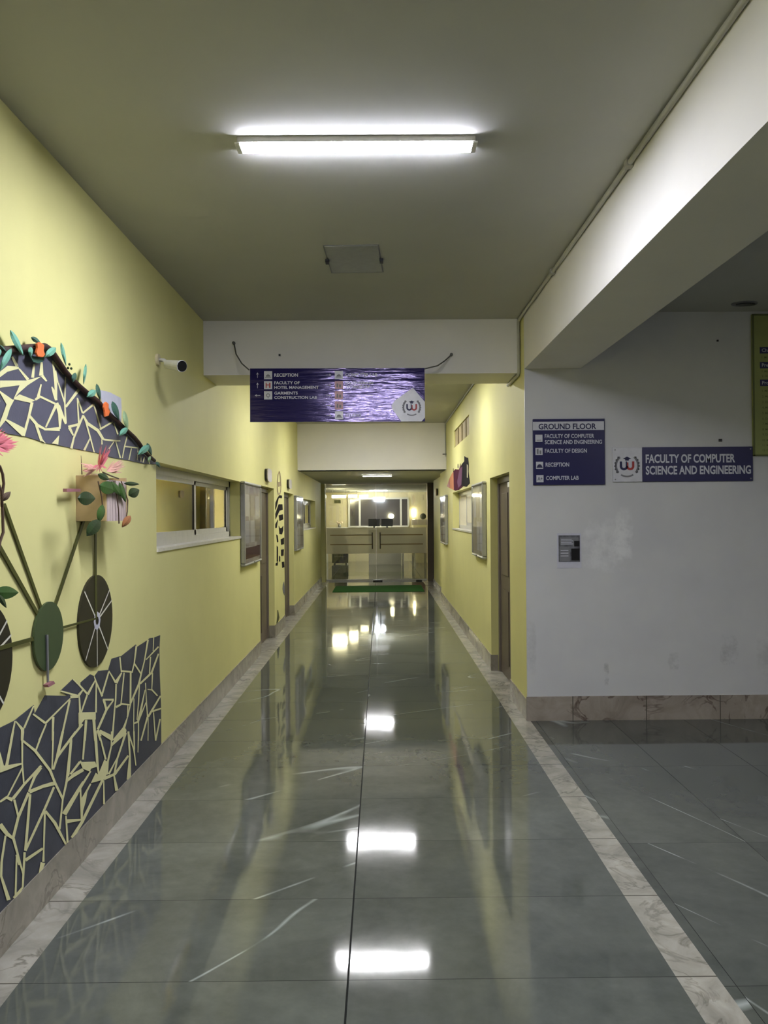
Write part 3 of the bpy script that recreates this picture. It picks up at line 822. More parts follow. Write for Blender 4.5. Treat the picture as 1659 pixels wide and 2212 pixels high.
# hanging wires, screwed to the beam
for (pts, lab) in ((((505, 741), (510, 765), (522, 785), (538, 799)), 'a'), (((975, 766), (960, 780), (945, 790), (916, 797)), 'b')):
    ps = []
    for i, (x, y) in enumerate(pts): ps.append(ony(x, y, Y1a - .01 - (Y1a - YH - .012) * i / 3))
    ps[0].y = Y1a
    MB().tube(ps, .0055, 8).build('hanging_wire', M['wire'], t, smooth=True)
    MB().tube([(ps[0].x, Y1a - .022, ps[0].z), (ps[0].x, Y1a, ps[0].z)], .013, 10).build('wall_hook', M['wire'], t)

# ------------------------------------------------------------------ signs on the grey wall
def PG(off): return lambda u, v: Vector((u, YG - off, v))
def g(px, py): p = ony(px, py, YG); return p.x, p.z
# ground floor directory
(x0, z1), (x1, z0) = g(1150, 906), g(1306, 1047)
t = thing('floor_directory', 'navy ground floor directory board near the corner of the grey wall', 'sign', ((x0 + x1) / 2, YG, z0))
MB().box(x0, x1, YG - .018, YG, z0, z1).build('panel', M['navy'], t, bevel=.003)
W_, H_ = x1 - x0, z1 - z0
def gd(x, y): return (x0 + (x - 62) / (550 - 62) * W_, z1 - (y - 80) / (520 - 80) * H_)
ua, va = gd(62, 155); ub, vb = gd(545, 98)
MB().box(ua, ub, YG - .0195, YG - .018, va, vb).build('header_strip', M['sign_white'], t)
mb = MB(); u, v = gd(100, 148); put_text(mb, 'GROUND FLOOR', PG(.021), u, v, 36 / 440 * H_, 392 / 488 * W_, .028); mb.build('header_lettering', M['letter_navy'], t)
mb = MB()
for s, x, y, wd in (('FACULTY OF COMPUTER', 142, 207, 335), ('SCIENCE AND ENGINEERING', 142, 247, 388), ('FACULTY OF DESIGN', 142, 305, 285), ('RECEPTION', 146, 397, 160), ('COMPUTER LAB', 148, 486, 222)):
    u, v = gd(x, y); mb = MB(); put_text(mb, s, PG(.0195), u, v, 26 / 440 * H_, wd / 488 * W_, .02); mb.build('lettering', M['letter'], t)
for i, (x, y) in enumerate(((102, 208), (102, 296), (105, 388), (107, 477))):
    u, v = gd(x, y); h = .029
    ic = MB().box(u - h, u + h, YG - .0195, YG - .018, v - h, v + h).build('pictogram', M['sign_white'], t)
    q = MB()
    if i == 2: arc(q, PG(.021), u, v - .012, 0, .02, 0, math.pi, 10); rect(q, PG(.021), u - .024, v - .02, u + .024, v - .012)
    elif i == 3: put_text(q, 'A+', PG(.021), u - .02, v - .014, .028, .04, .01)
    elif i == 1: rect(q, PG(.021), u - .018, v - .02, u - .004, v + .02); rect(q, PG(.021), u + .004, v - .02, u + .018, v + .008)
    else: rect(q, PG(.021), u - .018, v - .018, u + .018, v - .014)
    q.build('pictogram_mark', M['letter_navy'] if i > 1 else M['grey_ink'], ic)
# faculty sign
(x0, z1), _ = g(1322, 967), 0
(x1, z0) = g(1625, 1039)
z0b = z0
t = thing('faculty_sign', 'long navy faculty of computer science sign with white crest panel', 'sign', ((x0 + x1) / 2, YG, z0))
W_, H_ = x1 - x0, z1 - z0
xm = x0 + W_ * (800 - 597) / (1557 - 597)
MB().box(xm, x1, YG - .016, YG, z0, z1).build('navy_panel', M['navy'], t, bevel=.003)
cp = MB().box(x0, xm - .001, YG - .016, YG, z0, z1).build('crest_panel', M['sign_white'], t, bevel=.003)
emblem(PG(.018), x0 + (xm - x0) * .48, z0 + H_ * .47, .215, cp)
mb = MB(); k_ = W_ / 960
put_text(mb, 'FACULTY OF COMPUTER', PG(.0175), xm + 22 * k_, z0 + H_ * .55, H_ * .235, 612 * k_, .03); mb.build('lettering', M['letter'], t); mb = MB()
put_text(mb, 'SCIENCE AND ENGINEERING', PG(.0175), xm + 22 * k_, z0 + H_ * .215, H_ * .235, 720 * k_, .03)
mb.build('lettering', M['letter'], t)
for x in (x0 + .02, x1 - .02):
    for z in (z0 + .02, z1 - .02): MB().tube([(x, YG - .02, z), (x, YG - .015, z)], .006, 10).build('screw', M['steel'], t)
# poster
(x0, z1), (x1, z0) = g(1203, 1152), g(1256, 1227)
t = thing('notice_poster', 'small grey notice poster taped low on the grey wall', 'poster', ((x0 + x1) / 2, YG, z0))
MB().box(x0, x1, YG - .003, YG, z0, z1).build('sheet', M['lilac'], t)
W_, H_ = x1 - x0, z1 - z0
def rp(mb, a, b, c, d, o=.0045): mb.box(x0 + a * W_, x0 + c * W_, YG - o, YG - .003, z0 + b * H_, z0 + d * H_)
mb = MB(); rp(mb, .06, .18, .94, .94); mb.build('print', M['poster'], t)
mb = MB()
for a, b, c, d in ((.12, .66, .88, .88), (.10, .20, .52, .62)): rp(mb, a, b, c, d, .0055)
mb.build('text_block', M['grey_ink'], t)
mb = MB()
for i in range(4): rp(mb, .16, .82 - .045 * i, .6 + .06 * (i % 2), .835 - .045 * i, .0062)
for i in range(3): rp(mb, .14, .50 - .08 * i, .46, .52 - .08 * i, .0062)
mb.build('print_line', M['letter'], t)
mb = MB(); rp(mb, .58, .22, .92, .56, .0055); rp(mb, .7, .62, .92, .78, .0062); mb.build('dark_block', M['black'], t)
# olive list board at the right edge
(x0, z1), (_, z0) = g(1622, 680), g(1628, 985)
z1 = min(z1, ZC - .01)
x1 = x0 + 1.2
t = thing('list_board', 'olive green board of listed names cut by the right edge', 'sign', ((x0 + x1) / 2, YG, z0))
MB().box(x0, x1, YG - .02, YG, z0, z1).build('panel', M['olive_board'], t)
mb = MB(); mb.box(x0, x0 + .012, YG - .026, YG - .02, z0, z1); mb.box(x0, x1, YG - .026, YG - .02, z1 - .012, z1); mb.box(x0, x1, YG - .026, YG - .02, z0, z0 + .01); mb.build('edge_trim', M['olive_edge'], t)
def gl(py): return g(1640, py)[1]
for py, s in ((758, 'Chairman'), (790, 'President'), (828, 'Programme')):
    zc = gl(py)
    hb = MB().box(x0 + .06, x0 + .55, YG - .0225, YG - .02, zc - .026, zc + .026).build('heading_bar', M['navy'], t)
    mb = MB(); put_text(mb, s, PG(.0235), x0 + .075, zc - .013, .028, None, .01); mb.build('heading_lettering', M['letter'], hb)
mb = MB()
for i, py in enumerate((773, 803, 813, 845, 857, 869, 881, 893, 905, 916, 928, 939, 951, 962, 973)):
    n_ = (1, 1, 2)[i] if i < 3 else i - 2
    mb = MB(); put_text(mb, '%d. ' % n_ + 'MrMsDr'[(i % 3) * 2:(i % 3) * 2 + 2] + '.', PG(.0215), x0 + .075, gl(py) - .009, .017, None, .006); mb.build('list_lettering', M['olive_edge'], t)

# ------------------------------------------------------------------ noticeboards
def board(X, out, y0, y1, z0, z1, mt, lab, strip=None, white_top=False):
    """framed case fixed to the wall at plane X; out is the direction of the wall body"""
    d = -out
    t = thing('notice_board', lab, 'notice board', (X, (y0 + y1) / 2, z0), 'glazed notice boards on the corridor walls')
    MB().box(X, X + d * .036, y0 + .02, y1 - .02, z0 + .02, z1 - .02).build('backing', M[mt], t)
    fr = MB(); w_ = .028; e = d * .054
    for a, b, c, q in ((y0, y1, z0, z0 + w_), (y0, y1, z1 - w_, z1)): fr.box(X, X + e, a, b, c, q)
    fr.box(X, X + e, y0, y0 + w_, z0 + w_, z1 - w_); fr.box(X, X + e, y1 - w_, y1, z0 + w_, z1 - w_)
    fr.build('frame', M['alu'], t, bevel=.012)
    MB().box(X + d * .046, X + d * .050, y0 + w_, y1 - w_, z0 + w_, z1 - w_).build('glass_front', M['glass_board'], t)
    if strip: MB().box(X + d * .036, X + d * .039, y0 + .06, y1 - .06, z0 + .07, z0 + .19).build('lower_notice', M['maroon'], t)
    random.seed(int(y0 * 10))
    n = 0
    cols = 3
    for i in range(cols):
        for j in range(2):
            ww, hh = (y1 - y0 - .12) / cols, (z1 - z0 - (.32 if strip else .1)) / 2
            ya = y0 + .06 + i * ww + .02; za = z0 + (.22 if strip else .06) + j * hh + .02
            MB().box(X + d * .036, X + d * .038, ya, ya + ww * .8, za, za + hh * (.75 + .15 * random.random())).build('pinned_sheet', (M['lilac'], M['sign_white'], M['plate'])[(i + j) % 3], t)
    lk = MB(); lk.tube([(X + d * .054, (y0 + y1) / 2, z0 + .018), (X + d * .062, (y0 + y1) / 2, z0 + .018)], .009, 10); lk.build('lock', M['steel'], t)
board(XL, -1, 8.17, 9.30, 1.15, 2.05, 'notices_a', 'large glazed notice board between the left window and first left door', True)
board(XL, -1, 13.22, 14.35, 1.08, 2.03, 'notices_b', 'grey glazed notice board beyond the second left door')
board(XR, 1, 8.66, 9.66, 1.18, 2.05, 'notices_c', 'glazed notice board beside the right-hand brown door')
board(XR, 1, 13.62, 14.75, 1.15, 2.03, 'notices_b', 'narrow-looking notice board at the far end of the right wall')

# plates above the doors
def plate(X, out, px, py, w_, h_, lab, mt='plate'):
    c = onx(px, py, X); d = -out
    t = thing('room_number_plate', lab, 'sign', (X, c.y, c.z - h_ / 2), 'small plates above the doors')
    mb = MB(); n = 20
    pts = []
    for i in range(n):
        a = 2 * math.pi * i / n; ca, sa = math.cos(a), math.sin(a)
        pts.append((X, c.y + w_ / 2 * (abs(ca) ** .5) * (1 if ca > 0 else -1), c.z + h_ / 2 * (abs(sa) ** .5) * (1 if sa > 0 else -1)))
    mb.prism(pts, (d * .03, 0, 0)); mb.build('body', M['black'], t)
    mb = MB(); mb.prism([(X + d * .03, y, z) for _, y, z in pts], (d * .012, 0, 0)); mb.build('face', M[mt], t)
plate(XL, -1, 576, 1027, .38, .17, 'brushed plate standing out above the first left door')
plate(XL, -1, 622, 1046, .34, .15, 'brushed plate above the second left door')
plate(1.272, 1, 945, 1063, .34, .16, 'small dark oval plate above the far right door opening', 'brown_art')

# ------------------------------------------------------------------ CCTV camera
t = thing('security_camera', 'white bullet security camera on the left wall above the mural', 'camera', (XL, 5.06, 2.70))
b0 = onx(338, 777, XL); b0.x = XL
MB().tube([(XL, b0.y, b0.z), (XL + .018, b0.y, b0.z)], .038, 18).build('wall_mount', M['cream'], t, smooth=False)
head = Vector((0.72, -0.62, -0.20)).normalized()
e = ony(393, 791, 4.92)
s0 = e - head * .17
MB().tube([(XL + .015, b0.y, b0.z), (XL + .05, b0.y - .005, b0.z - .005), tuple(s0 + head * .03)], .013, 10).build('arm', M['white'], t, smooth=True)
bd = MB().tube([tuple(s0), tuple(s0 + head * .01), tuple(s0 + head * .165), tuple(e)], [.02, .028, .036, .038], 20).build('body', M['white'], t, smooth=False)
MB().tube([tuple(e), tuple(e + head * .004)], .034, 20).build('lens_glass', M['black'], bd)
hs = MB(); hs.tube([tuple(s0 + head * .05 + Vector((0, 0, .004))), tuple(e + head * .014 + Vector((0, 0, .004)))], .041, 20, cap=False)
hs.f = [f for i, f in enumerate(hs.f) if True]
MB().box(e.x - .001, e.x + .001, e.y - .001, e.y + .001, e.z, e.z + .001)

# ------------------------------------------------------------------ mural on the left wall
def PXW(X):
    return lambda px, py: onx(px, py, X)
def crop(ox, oy, s): return lambda x, y: (ox + x / s, oy + y / s)
CA, CB, CD, CE, CF, CG = crop(0, 740, 9.217), crop(170, 820, 9.217), crop(0, 1360, 9.217), crop(170, 1360, 9.217), crop(0, 1580, 5.822), crop(120, 1580, 9.217)
def stroke(mb, X, C, pts, sc):
    """tapered painted stroke through (x, y, width) points of one view"""
    q = [(C(x, y), w_ / sc / 2) for x, y, w_ in pts]
    L, R = [], []
    for i, ((x, y), h) in enumerate(q):
        (xa, ya), _ = q[max(i - 1, 0)]; (xb, yb), _ = q[min(i + 1, len(q) - 1)]
        dx, dy = xb - xa, yb - ya; l = math.hypot(dx, dy) or 1; nx, ny = -dy / l * h, dx / l * h
        L.append(onx(x + nx, y + ny, X)); R.append(onx(x - nx, y - ny, X))
    n = len(q)
    mb.add(L + R, [(i, i + 1, n + i + 1, n + i) for i in range(n - 1)])
def fill(mb, X, C, pts):
    mb.add([onx(*C(x, y), X) for x, y in pts], [tuple(range(len(pts)))])
ID = lambda x, y: (x, y)
XS, XG_ = XL + .004, XL + .0055

def mosaic(name, outline, strokes, fills, mat, label):
    mb = MB()
    mb.cur = 0; mb.prism([onx(x, y, XL + .001) for x, y in outline], (.003, 0, 0))
    mb.cur = 1; cnt = 0
    for C, sc, lst in strokes:
        for pts in lst: cnt += 1; stroke(mb, XG_ + cnt * 1.5e-5, C, pts, sc)
    for C, lst in fills:
        for pts in lst: cnt += 1; fill(mb, XG_ + cnt * 1.5e-5 + .0002, C, pts)
    o = mb.build(name, [mat, M['mural_gap']])
    tag(o, label, 'mural')
    return o
up_out = [(-150, 770), (0, 752), (98, 744), (114, 758), (141, 800), (174, 838), (203, 861), (230, 891), (268, 921), (295, 950), (311, 972), (333, 991), (338, 1003), (311, 1002), (278, 995), (235, 987), (204, 977), (170, 971), (126, 962), (113, 959), (100, 958), (87, 953), (54, 943), (48, 942), (16, 937), (0, 930), (-150, 905)]
stA = [[(240,280,40),(340,470,60)],[(380,520,30),(560,740,60)],[(680,430,40),(650,700,60)],[(830,390,40),(820,660,90)],[(840,660,60),(930,770,30)],[(1050,360,30),(1110,800,60),(1120,1150,40)],[(1030,880,20),(1090,1010,80),(1120,1150,50)],[(1060,390,40),(1270,630,40)],[(1095,560,50),(1140,800,50)],[(1160,800,25),(1290,1200,30),(1310,1600,40)],[(1305,680,22),(1290,1200,30)],[(1590,910,60),(1310,1280,45)],
 [(640,1190,60),(580,1450,50),(470,1860,50)],[(820,830,25),(760,1080,60)],[(770,1060,40),(1100,1220,40)],[(700,1140,40),(780,1080,60)],[(1120,1240,60),(910,1690,30)],[(580,1450,50),(740,1640,60),(890,1720,40)],[(720,1640,50),(830,1960,60)],[(880,1730,40),(1190,1720,80)],[(1130,1200,60),(1200,1420,90),(1190,1720,30)],[(1160,1250,70),(1310,1620,40)],[(1540,1100,25),(1570,1620,35)],[(1540,1100,25),(1640,1400,30)],[(1659,1450,30),(1580,1620,50),(1470,1900,35),(1420,2110,50)],[(1360,1680,50),(1560,1630,50)],[(1380,1690,60),(1460,1850,30)],
 [(-200,1000,50),(0,960,60)],[(-500,900,60),(-250,1200,50),(-300,1650,50)],[(-900,500,50),(-500,900,50)],[(-250,1200,50),(0,1150,50)],[(-1200,1100,60),(-500,900,50)]]
flA = [[(0,690),(150,580),(380,520),(370,480),(150,460),(0,580)],[(0,755),(520,755),(690,710),(830,670),(550,850),(380,1000),(270,1120),(390,850),(0,900)],[(0,960),(250,1135),(130,1230),(0,1000)],[(250,1135),(290,1130),(200,1300),(130,1530),(0,1690),(0,1590),(130,1230)],[(390,1030),(700,1150),(600,1200),(290,1130),(270,1110)],[(100,1540),(150,1530),(480,1700),(490,1860),(440,1860)],[(1180,1840),(1160,2030),(1030,2010)],[(800,1940),(830,1900),(920,2015)]]
stB = [[(0,430,25),(80,670,30)],[(80,670,35),(300,490,40)],[(300,490,30),(440,970,25)],[(90,710,40),(0,940,30)],[(90,710,30),(170,870,60),(380,1010,60),(490,1190,50)],[(140,830,30),(230,1150,30),(310,1450,25)],[(230,1160,25),(110,1410,45)],[(420,990,40),(680,840,30)],[(460,1190,20),(465,1290,30)],[(490,1190,35),(740,1220,35),(830,1220,25)],[(700,1240,20),(600,1380,20)],[(740,1240,20),(830,1560,30)],[(965,1130,20),(910,1340,25),(870,1560,20)],[(910,1330,30),(1180,1360,25),(1180,1450,20)],[(1050,1370,20),(1000,1600,25)],[(700,860,20),(780,1090,30)],[(1170,1480,12),(1165,1600,12)],[(1240,1550,18),(1240,1640,18)],[(1310,1540,20),(1280,1650,25)],[(1410,1590,14),(1410,1680,14)]]
mosaic('shard_mosaic', up_out, [(CA, 9.217, stA), (CB, 9.217, stB)], [(CA, flA)], M['slate_up'], 'grey shard mosaic mural hanging like a canopy under the dark branch')
low_out = [(-140, 1640), (0, 1571.6), (30.4, 1556.4), (71.6, 1523.3), (73.5, 1543), (96.6, 1502), (146, 1503.5), (130.5, 1492), (156, 1467.4), (174, 1484), (173.8, 1474), (194, 1456.6), (203.6, 1461), (212, 1449), (234, 1447), (234.6, 1442.5), (240.5, 1423), (256.8, 1418), (261, 1417.5), (292.6, 1392.5), (296, 1397), (317.6, 1383), (323, 1378.4), (331.7, 1377.4), (345.2, 1372), (343.5, 1401), (344, 1450), (347, 1523), (347.5, 1613), (0, 1971.5), (-140, 2117)]
stD = [[(300,1820,30),(250,2060,40),(220,2212,45)],[(310,1820,20),(450,1990,60)],[(450,1960,70),(435,2212,45)],[(670,1520,30),(480,1960,40)],[(660,1680,35),(900,1860,50)],[(900,1870,40),(1400,1370,25)],[(1400,1340,60),(1560,1330,60)],[(1390,1400,40),(1210,2212,35)],[(1060,1740,50),(1045,2212,35)],[(920,1880,30),(780,2212,40)],[(1560,1330,40),(1650,1200,30)],[(1580,1350,30),(1600,1640,30)],[(1590,1660,60),(1590,1880,60)],[(1640,1880,50),(1380,2212,35)],[(1460,990,25),(1650,1180,25)],[(1210,1225,30),(1560,1320,40)]]
stE = [[(0,1090,35),(180,1290,40)],[(100,1180,25),(0,1300,40)],[(10,1300,25),(20,1650,25)],[(180,1290,50),(330,1010,25)],[(170,1300,35),(50,1650,30)],[(310,930,20),(345,1040,30),(470,1330,40)],[(350,1040,25),(345,1650,35)],[(150,1780,50),(120,2212,45)],[(300,1780,60),(330,2212,50)],[(600,840,30),(460,1310,35)],[(600,820,20),(740,1060,40)],[(740,1060,70),(855,860,25)],[(745,1080,30),(735,1400,30),(715,1600,30),(665,2212,35)],[(480,1395,35),(700,1395,40)],[(500,1400,50),(550,1590,40)],[(690,1410,25),(550,1600,45),(380,1990,45)],[(820,550,30),(850,850,25)],[(850,825,35),(1050,840,35)],[(905,860,25),(840,1490,25)],[(1035,850,35),(1030,1480,35)],[(740,1545,45),(860,1480,35),(1030,1500,25)],[(1150,320,35),(1105,680,25),(1060,860,25)],[(1110,680,30),(1240,880,30)],[(1380,200,35),(1310,620,25),(1240,900,30),(1200,1080,40),(1040,1450,35)],[(1495,160,20),(1480,430,15)],[(1590,340,30),(1340,600,20)],[(1430,540,25),(1410,880,25)],[(1590,480,30),(1450,860,40),(1220,1080,35)],[(1470,860,25),(1455,1200,20)],[(1370,1190,20),(1460,1200,30),(1570,1320,30)],[(1630,1320,30),(1440,1640,40),(1380,1740,40)],[(1640,1570,30),(1460,1630,40)],[(1370,1740,35),(1240,2212,30)],[(1330,1060,20),(1350,1450,20),(1370,1740,25)],[(1210,1090,20),(1195,1400,22),(1160,1800,20)],[(1320,1200,15),(1230,1640,45),(1180,1840,40)],[(1340,1450,20),(1200,1800,25)],[(1100,1370,18),(1095,1860,18),(1100,2212,18)],[(1100,1870,30),(1190,1830,40)],[(1190,1850,22),(1190,2212,20)],[(980,1500,20),(970,1750,20),(900,1960,50)],[(1040,1450,25),(970,1740,30)],[(920,1960,80),(700,2212,60)],[(380,2000,60),(430,2212,30)],[(420,2010,40),(650,2120,40)],[(940,2000,30),(880,2212,30)],[(980,2050,30),(1030,2212,25)],[(1490,1650,22),(1530,2212,25)],[(1620,1780,30),(1530,2212,30)],[(1385,1760,15),(1380,2212,18)]]
stF = [[(165,0,25),(80,450,40)],[(285,0,40),(280,120,25),(280,400,20),(300,660,20)],[(280,110,25),(440,240,35),(630,490,35),(690,640,30),(790,850,30)],[(540,0,22),(450,240,22)],[(670,0,22),(655,480,18)],[(790,0,30),(720,320,40)],[(950,0,18),(890,90,30),(720,320,35),(670,480,25)],[(895,90,30),(840,620,30),(790,850,22),(750,1230,25)],[(280,460,20),(90,830,20)],[(0,885,25),(80,830,35),(160,860,50)],[(520,430,30),(300,670,30),(160,850,40)],[(510,450,50),(440,560,35),(360,760,22)],[(690,650,50),(540,690,40),(370,760,45)],[(360,770,35),(230,1080,35),(165,1340,35)],[(180,860,30),(230,1070,25)],[(380,790,30),(320,1500,35)],[(680,700,30),(560,980,30),(320,1500,30)],[(565,1000,25),(550,1500,20),(545,1640,30)],[(570,1000,30),(690,1150,40),(830,1420,25)],[(540,1470,30),(320,1620,40)],[(0,1170,60),(90,1290,50),(170,1350,35),(290,1790,20)],[(70,1310,25),(20,1640,30),(15,1820,30),(110,2120,50)],[(210,1550,20),(195,2080,25)],[(215,1550,45),(245,1680,30)],[(310,1520,30),(285,1960,25),(180,2100,50)],[(800,1040,45),(1000,700,25),(1048,630,25)],[(845,620,30),(900,570,40),(1048,480,40)],[(890,540,20),(1020,370,20)],[(830,1060,20),(850,1400,25)],[(840,1130,50),(1020,1110,22)],[(1010,700,20),(1030,1120,30)],[(540,1650,60),(500,1790,30)],
 [(-300,300,40),(0,520,40)],[(-300,300,40),(-350,1200,40)],[(-350,1200,40),(0,1170,50)],[(-350,1200,40),(-200,2300,40)],[(0,885,30),(-330,800,30)]]
stG = [[(590,0,45),(545,560,35)],[(480,600,30),(290,850,30)],[(540,760,60),(370,850,55),(220,990,30)],[(250,880,50),(310,180,50)],[(790,0,60),(830,600,50),(860,860,30)],[(860,0,80),(890,100,50)],[(890,120,30),(1000,560,40)],[(900,20,50),(1110,150,60)],[(1120,0,35),(1110,300,30),(1040,600,40),(1030,860,30)],[(1380,0,100),(1110,280,40)],[(1400,30,40),(1230,540,35),(1170,850,40)],[(1220,540,20),(1060,850,40)],[(1450,480,40),(1180,850,50),(960,940,70)],[(1450,0,40),(1480,500,35),(1460,960,90)],[(1450,30,30),(1560,360,30),(1600,680,20)],[(1560,0,30),(1570,360,25)],[(1650,0,22),(1640,420,18)],[(940,960,50),(530,1800,60),(330,2120,70)],[(960,980,22),(965,1450,40)],[(1165,880,30),(1220,1180,70)],[(700,790,30),(500,1110,50),(180,1650,80)],[(700,1040,30),(540,1340,50),(520,1750,40)],[(500,1130,25),(520,1750,30)]]
mosaic('shard_mosaic', low_out, [(CD, 9.217, stD), (CE, 9.217, stE), (CF, 5.822, stF), (CG, 9.217, stG)],
       [(CE, [[(0,1650),(340,1640),(340,1790),(120,1790),(0,1940)]]), (CF, [[(0,250),(50,430),(0,520)],[(0,520),(50,430),(270,395),(275,415)]]),
        (CG, [[(490,610),(790,600),(830,700),(710,740),(680,800),(540,740)],[(970,560),(1030,600),(1020,860),(960,960)],[(960,960),(700,1030),(800,820),(850,860),(970,560)],[(640,1180),(600,1400),(530,1650),(520,1340)]])],
       M['slate_low'], 'dark grey shard mosaic mural rising from the skirting below the bicycle')

# lilac patch behind the branch
o = MB(); o.prism([onx(x, y, XL) for x, y in ((214, 842), (236, 847), (261, 860), (262, 880), (261, 920), (240, 905), (222, 880))], (.002, 0, 0))
tag(o.build('paper_patch', M['lilac']), 'pale lilac paper patch behind the branch, beside its lower orange flower', 'paper')

# leafy branch
t = thing('leafy_branch', 'dark brown wall branch with teal paper leaves sloping to the window', 'branch', onx(98, 747, XL + .02))
bx = XL + .022
path = [(-150, 765, 15), (-60, 760, 15), (0, 757, 14.5), (55, 752, 14), (97, 749, 14), (108, 757, 14), (118, 769, 12), (141, 803, 11), (158, 822, 10), (174, 837, 10), (190, 851, 10.5), (210, 866, 10), (230, 890, 9.5), (250, 908, 9), (268, 925, 8.5), (290, 945, 8), (300, 957, 8), (309, 972, 8), (322, 985, 7), (334, 995, 6)]
pts = [onx(x, y, bx) for x, y, _ in path]; rs = [w_ / 2 * p.y / F * 1.15 for p, (_, _, w_) in zip(pts, path)]
MB().tube([tuple(p) for p in pts], rs, 9).build('stem', M['bark'], t, smooth=True)
def leaf_mesh(a, b, w_, X, curl=.012, blunt=.5, n=9):
    """leaf blade from pixel a to pixel b, w_ wide, standing off the wall at X"""
    ax, ay = a; bx_, by = b; dx, dy = bx_ - ax, by - ay; l = math.hypot(dx, dy); nx, ny = -dy / l, dx / l
    L, Cc, R = [], [], []
    for i in range(n):
        f = i / (n - 1); h = w_ / 2 * (math.sin(math.pi * f ** blunt if blunt < 1 else math.pi * f) ** .8 if 0 < f < 1 else .04)
        x, y = ax + dx * f, ay + dy * f; o_ = curl * math.sin(math.pi * f)
        L.append(onx(x + nx * h, y + ny * h, X + o_)); Cc.append(onx(x, y, X + o_ + curl * .5)); R.append(onx(x - nx * h, y - ny * h, X + o_))
    mb = MB(); th = Vector((.0015, 0, 0))
    top = L + Cc + R; bot = [v - th for v in top]
    fs = []
    for i in range(n - 1):
        fs += [(i, i + 1, n + i + 1, n + i), (n + i, n + i + 1, 2 * n + i + 1, 2 * n + i)]
    m0 = len(top); fs += [tuple(m0 + j for j in f[::-1]) for f in fs]
    for i in range(n - 1): fs += [(i, m0 + i, m0 + i + 1, i + 1), (2 * n + i, 2 * n + i + 1, m0 + 2 * n + i + 1, m0 + 2 * n + i)]
    mb.add(top + bot, fs); return mb
for a, b, w_, mt, ux in (((22.6,713),(51,769),13,'teal',.035), ((25,753),(0,801),14,'teal',.05), ((68,728),(88,742),10,'teal_dark',.03), ((66,749),(67,770),10,'teal',.05), ((121,751),(96,772),15,'teal',.05), ((132,740),(143,790),8,'teal',.03),
                        ((163,805),(157,826),10,'teal_dark',.045), ((186,786),(181,830),6.5,'teal',.03), ((207,843),(188,858),14,'teal',.05), ((209,829),(217,865),9,'teal_dark',.03), ((243,867),(257,907),13,'teal_dark',.035), ((268,887),(276,930),10,'sage',.04),
                        ((275,924),(258,941),12,'teal',.05), ((322,962),(299,982),14,'teal',.045), ((318,957),(328,984),9,'teal_dark',.03), ((-2,752),(-4,772),12,'teal',.04), ((0,745),(14,760),5,'teal_dark',.03),
                        ((338,997),(346,1010),7,'teal_dark',.02), ((325,985),(320,1000),6,'sage',.03), ((-60,720),(-40,760),12,'teal',.04), ((-90,770),(-105,800),12,'teal',.05)):
    leaf_mesh(a, b, w_, XL + ux, .012, .8).build('leaf', M[mt], t, smooth=False)
mb = MB(); mb.prism([onx(x, y, XL + .03) for x, y in ((61, 764), (72, 770), (94, 768), (92, 780), (82, 785), (70, 782))], (.004, 0, 0)); mb.build('calyx', M['teal_dark'], t)
for pts_ in ([(76,742),(82,739),(91,745),(90,758),(93,766),(88,772),(78,770),(74,762),(77,752)], [(222,872),(226,868),(231,873),(231,884),(234,888),(231,898),(224,900),(223,889),(221,880)]):
    mb = MB(); mb.prism([onx(x, y, XL + .045) for x, y in pts_], (.01, 0, 0)); mb.build('orange_flower', M['orange'], t, bevel=.002)
for c_ in ((150, 787), (147, 795), (154, 796)):
    p = onx(c_[0], c_[1], XL + .03); MB().ball(tuple(p), .006, 8, 6).build('bud', M['leaf_dark'], t, smooth=True)

# bicycle
t = thing('wall_bicycle', 'flat dark green bicycle fixed on the left wall below the planter', 'bicycle', onx(99, 1374, XL))
def disc(c, r, X, th, n=48):
    mb = MB(); mb.prism([(X, c[0] + r * math.cos(2 * math.pi * i / n), c[1] + r * math.sin(2 * math.pi * i / n)) for i in range(n)], (th, 0, 0)); return mb
def wc(px, py): p = onx(px, py, XL); return (p.y, p.z)
ch, w1 = wc(99, 1374), wc(204, 1341)
w2 = (2.855, wc(20, 1415)[1])
for (c, pxs) in ((w1, 0), (w2, 1)):
    wo = disc(c, .2345, XL, .012).build('wheel', M['wheel'], t)
    mb = MB()
    for k_ in range(7):
        a = math.radians((90 + 180, 90 - 45 - 8, 90 + 45, 20, -48, -132, 160)[k_]) if True else 0
        u = Vector((0, math.cos(a), math.sin(a))); n_ = Vector((0, -math.sin(a), math.cos(a))) * .0055
        c3 = Vector((XL + .0135, c[0], c[1]))
        if k_ == 6: continue
        mb.add([c3 + u * .03 + n_, c3 + u * .236 + n_ * .8, c3 + u * .236 - n_ * .8, c3 + u * .03 - n_], [(0, 1, 2, 3)])
    mb.build('spokes', M['spoke'], wo)
    mb = MB(); P_ = lambda a, b: Vector((XL + .014, a, b))
    arc(mb, P_, c[0], c[1], .022, .048, 0, 2 * math.pi, 8); mb.build('hub', M['lilac'], wo)
rg = disc(ch, .150, XL + .006, .010).build('chainring', M['ring_green'], t)
def bar_px(a, b, w0, w1_, X=XL + .004, mt='olive', th=.005, name='frame_bar', par=None):
    mb = MB(); ax, ay = a; bx_, by = b; dx, dy = bx_ - ax, by - ay; l = math.hypot(dx, dy); nx, ny = -dy / l, dx / l
    mb.prism([onx(ax + nx * w0 / 2, ay + ny * w0 / 2, X), onx(bx_ + nx * w1_ / 2, by + ny * w1_ / 2, X), onx(bx_ - nx * w1_ / 2, by - ny * w1_ / 2, X), onx(ax - nx * w0 / 2, ay - ny * w0 / 2, X)], (th, 0, 0))
    return mb.build(name, M[mt], par or t)
bar_px((7, 1088), (87, 1312), 6, 5)
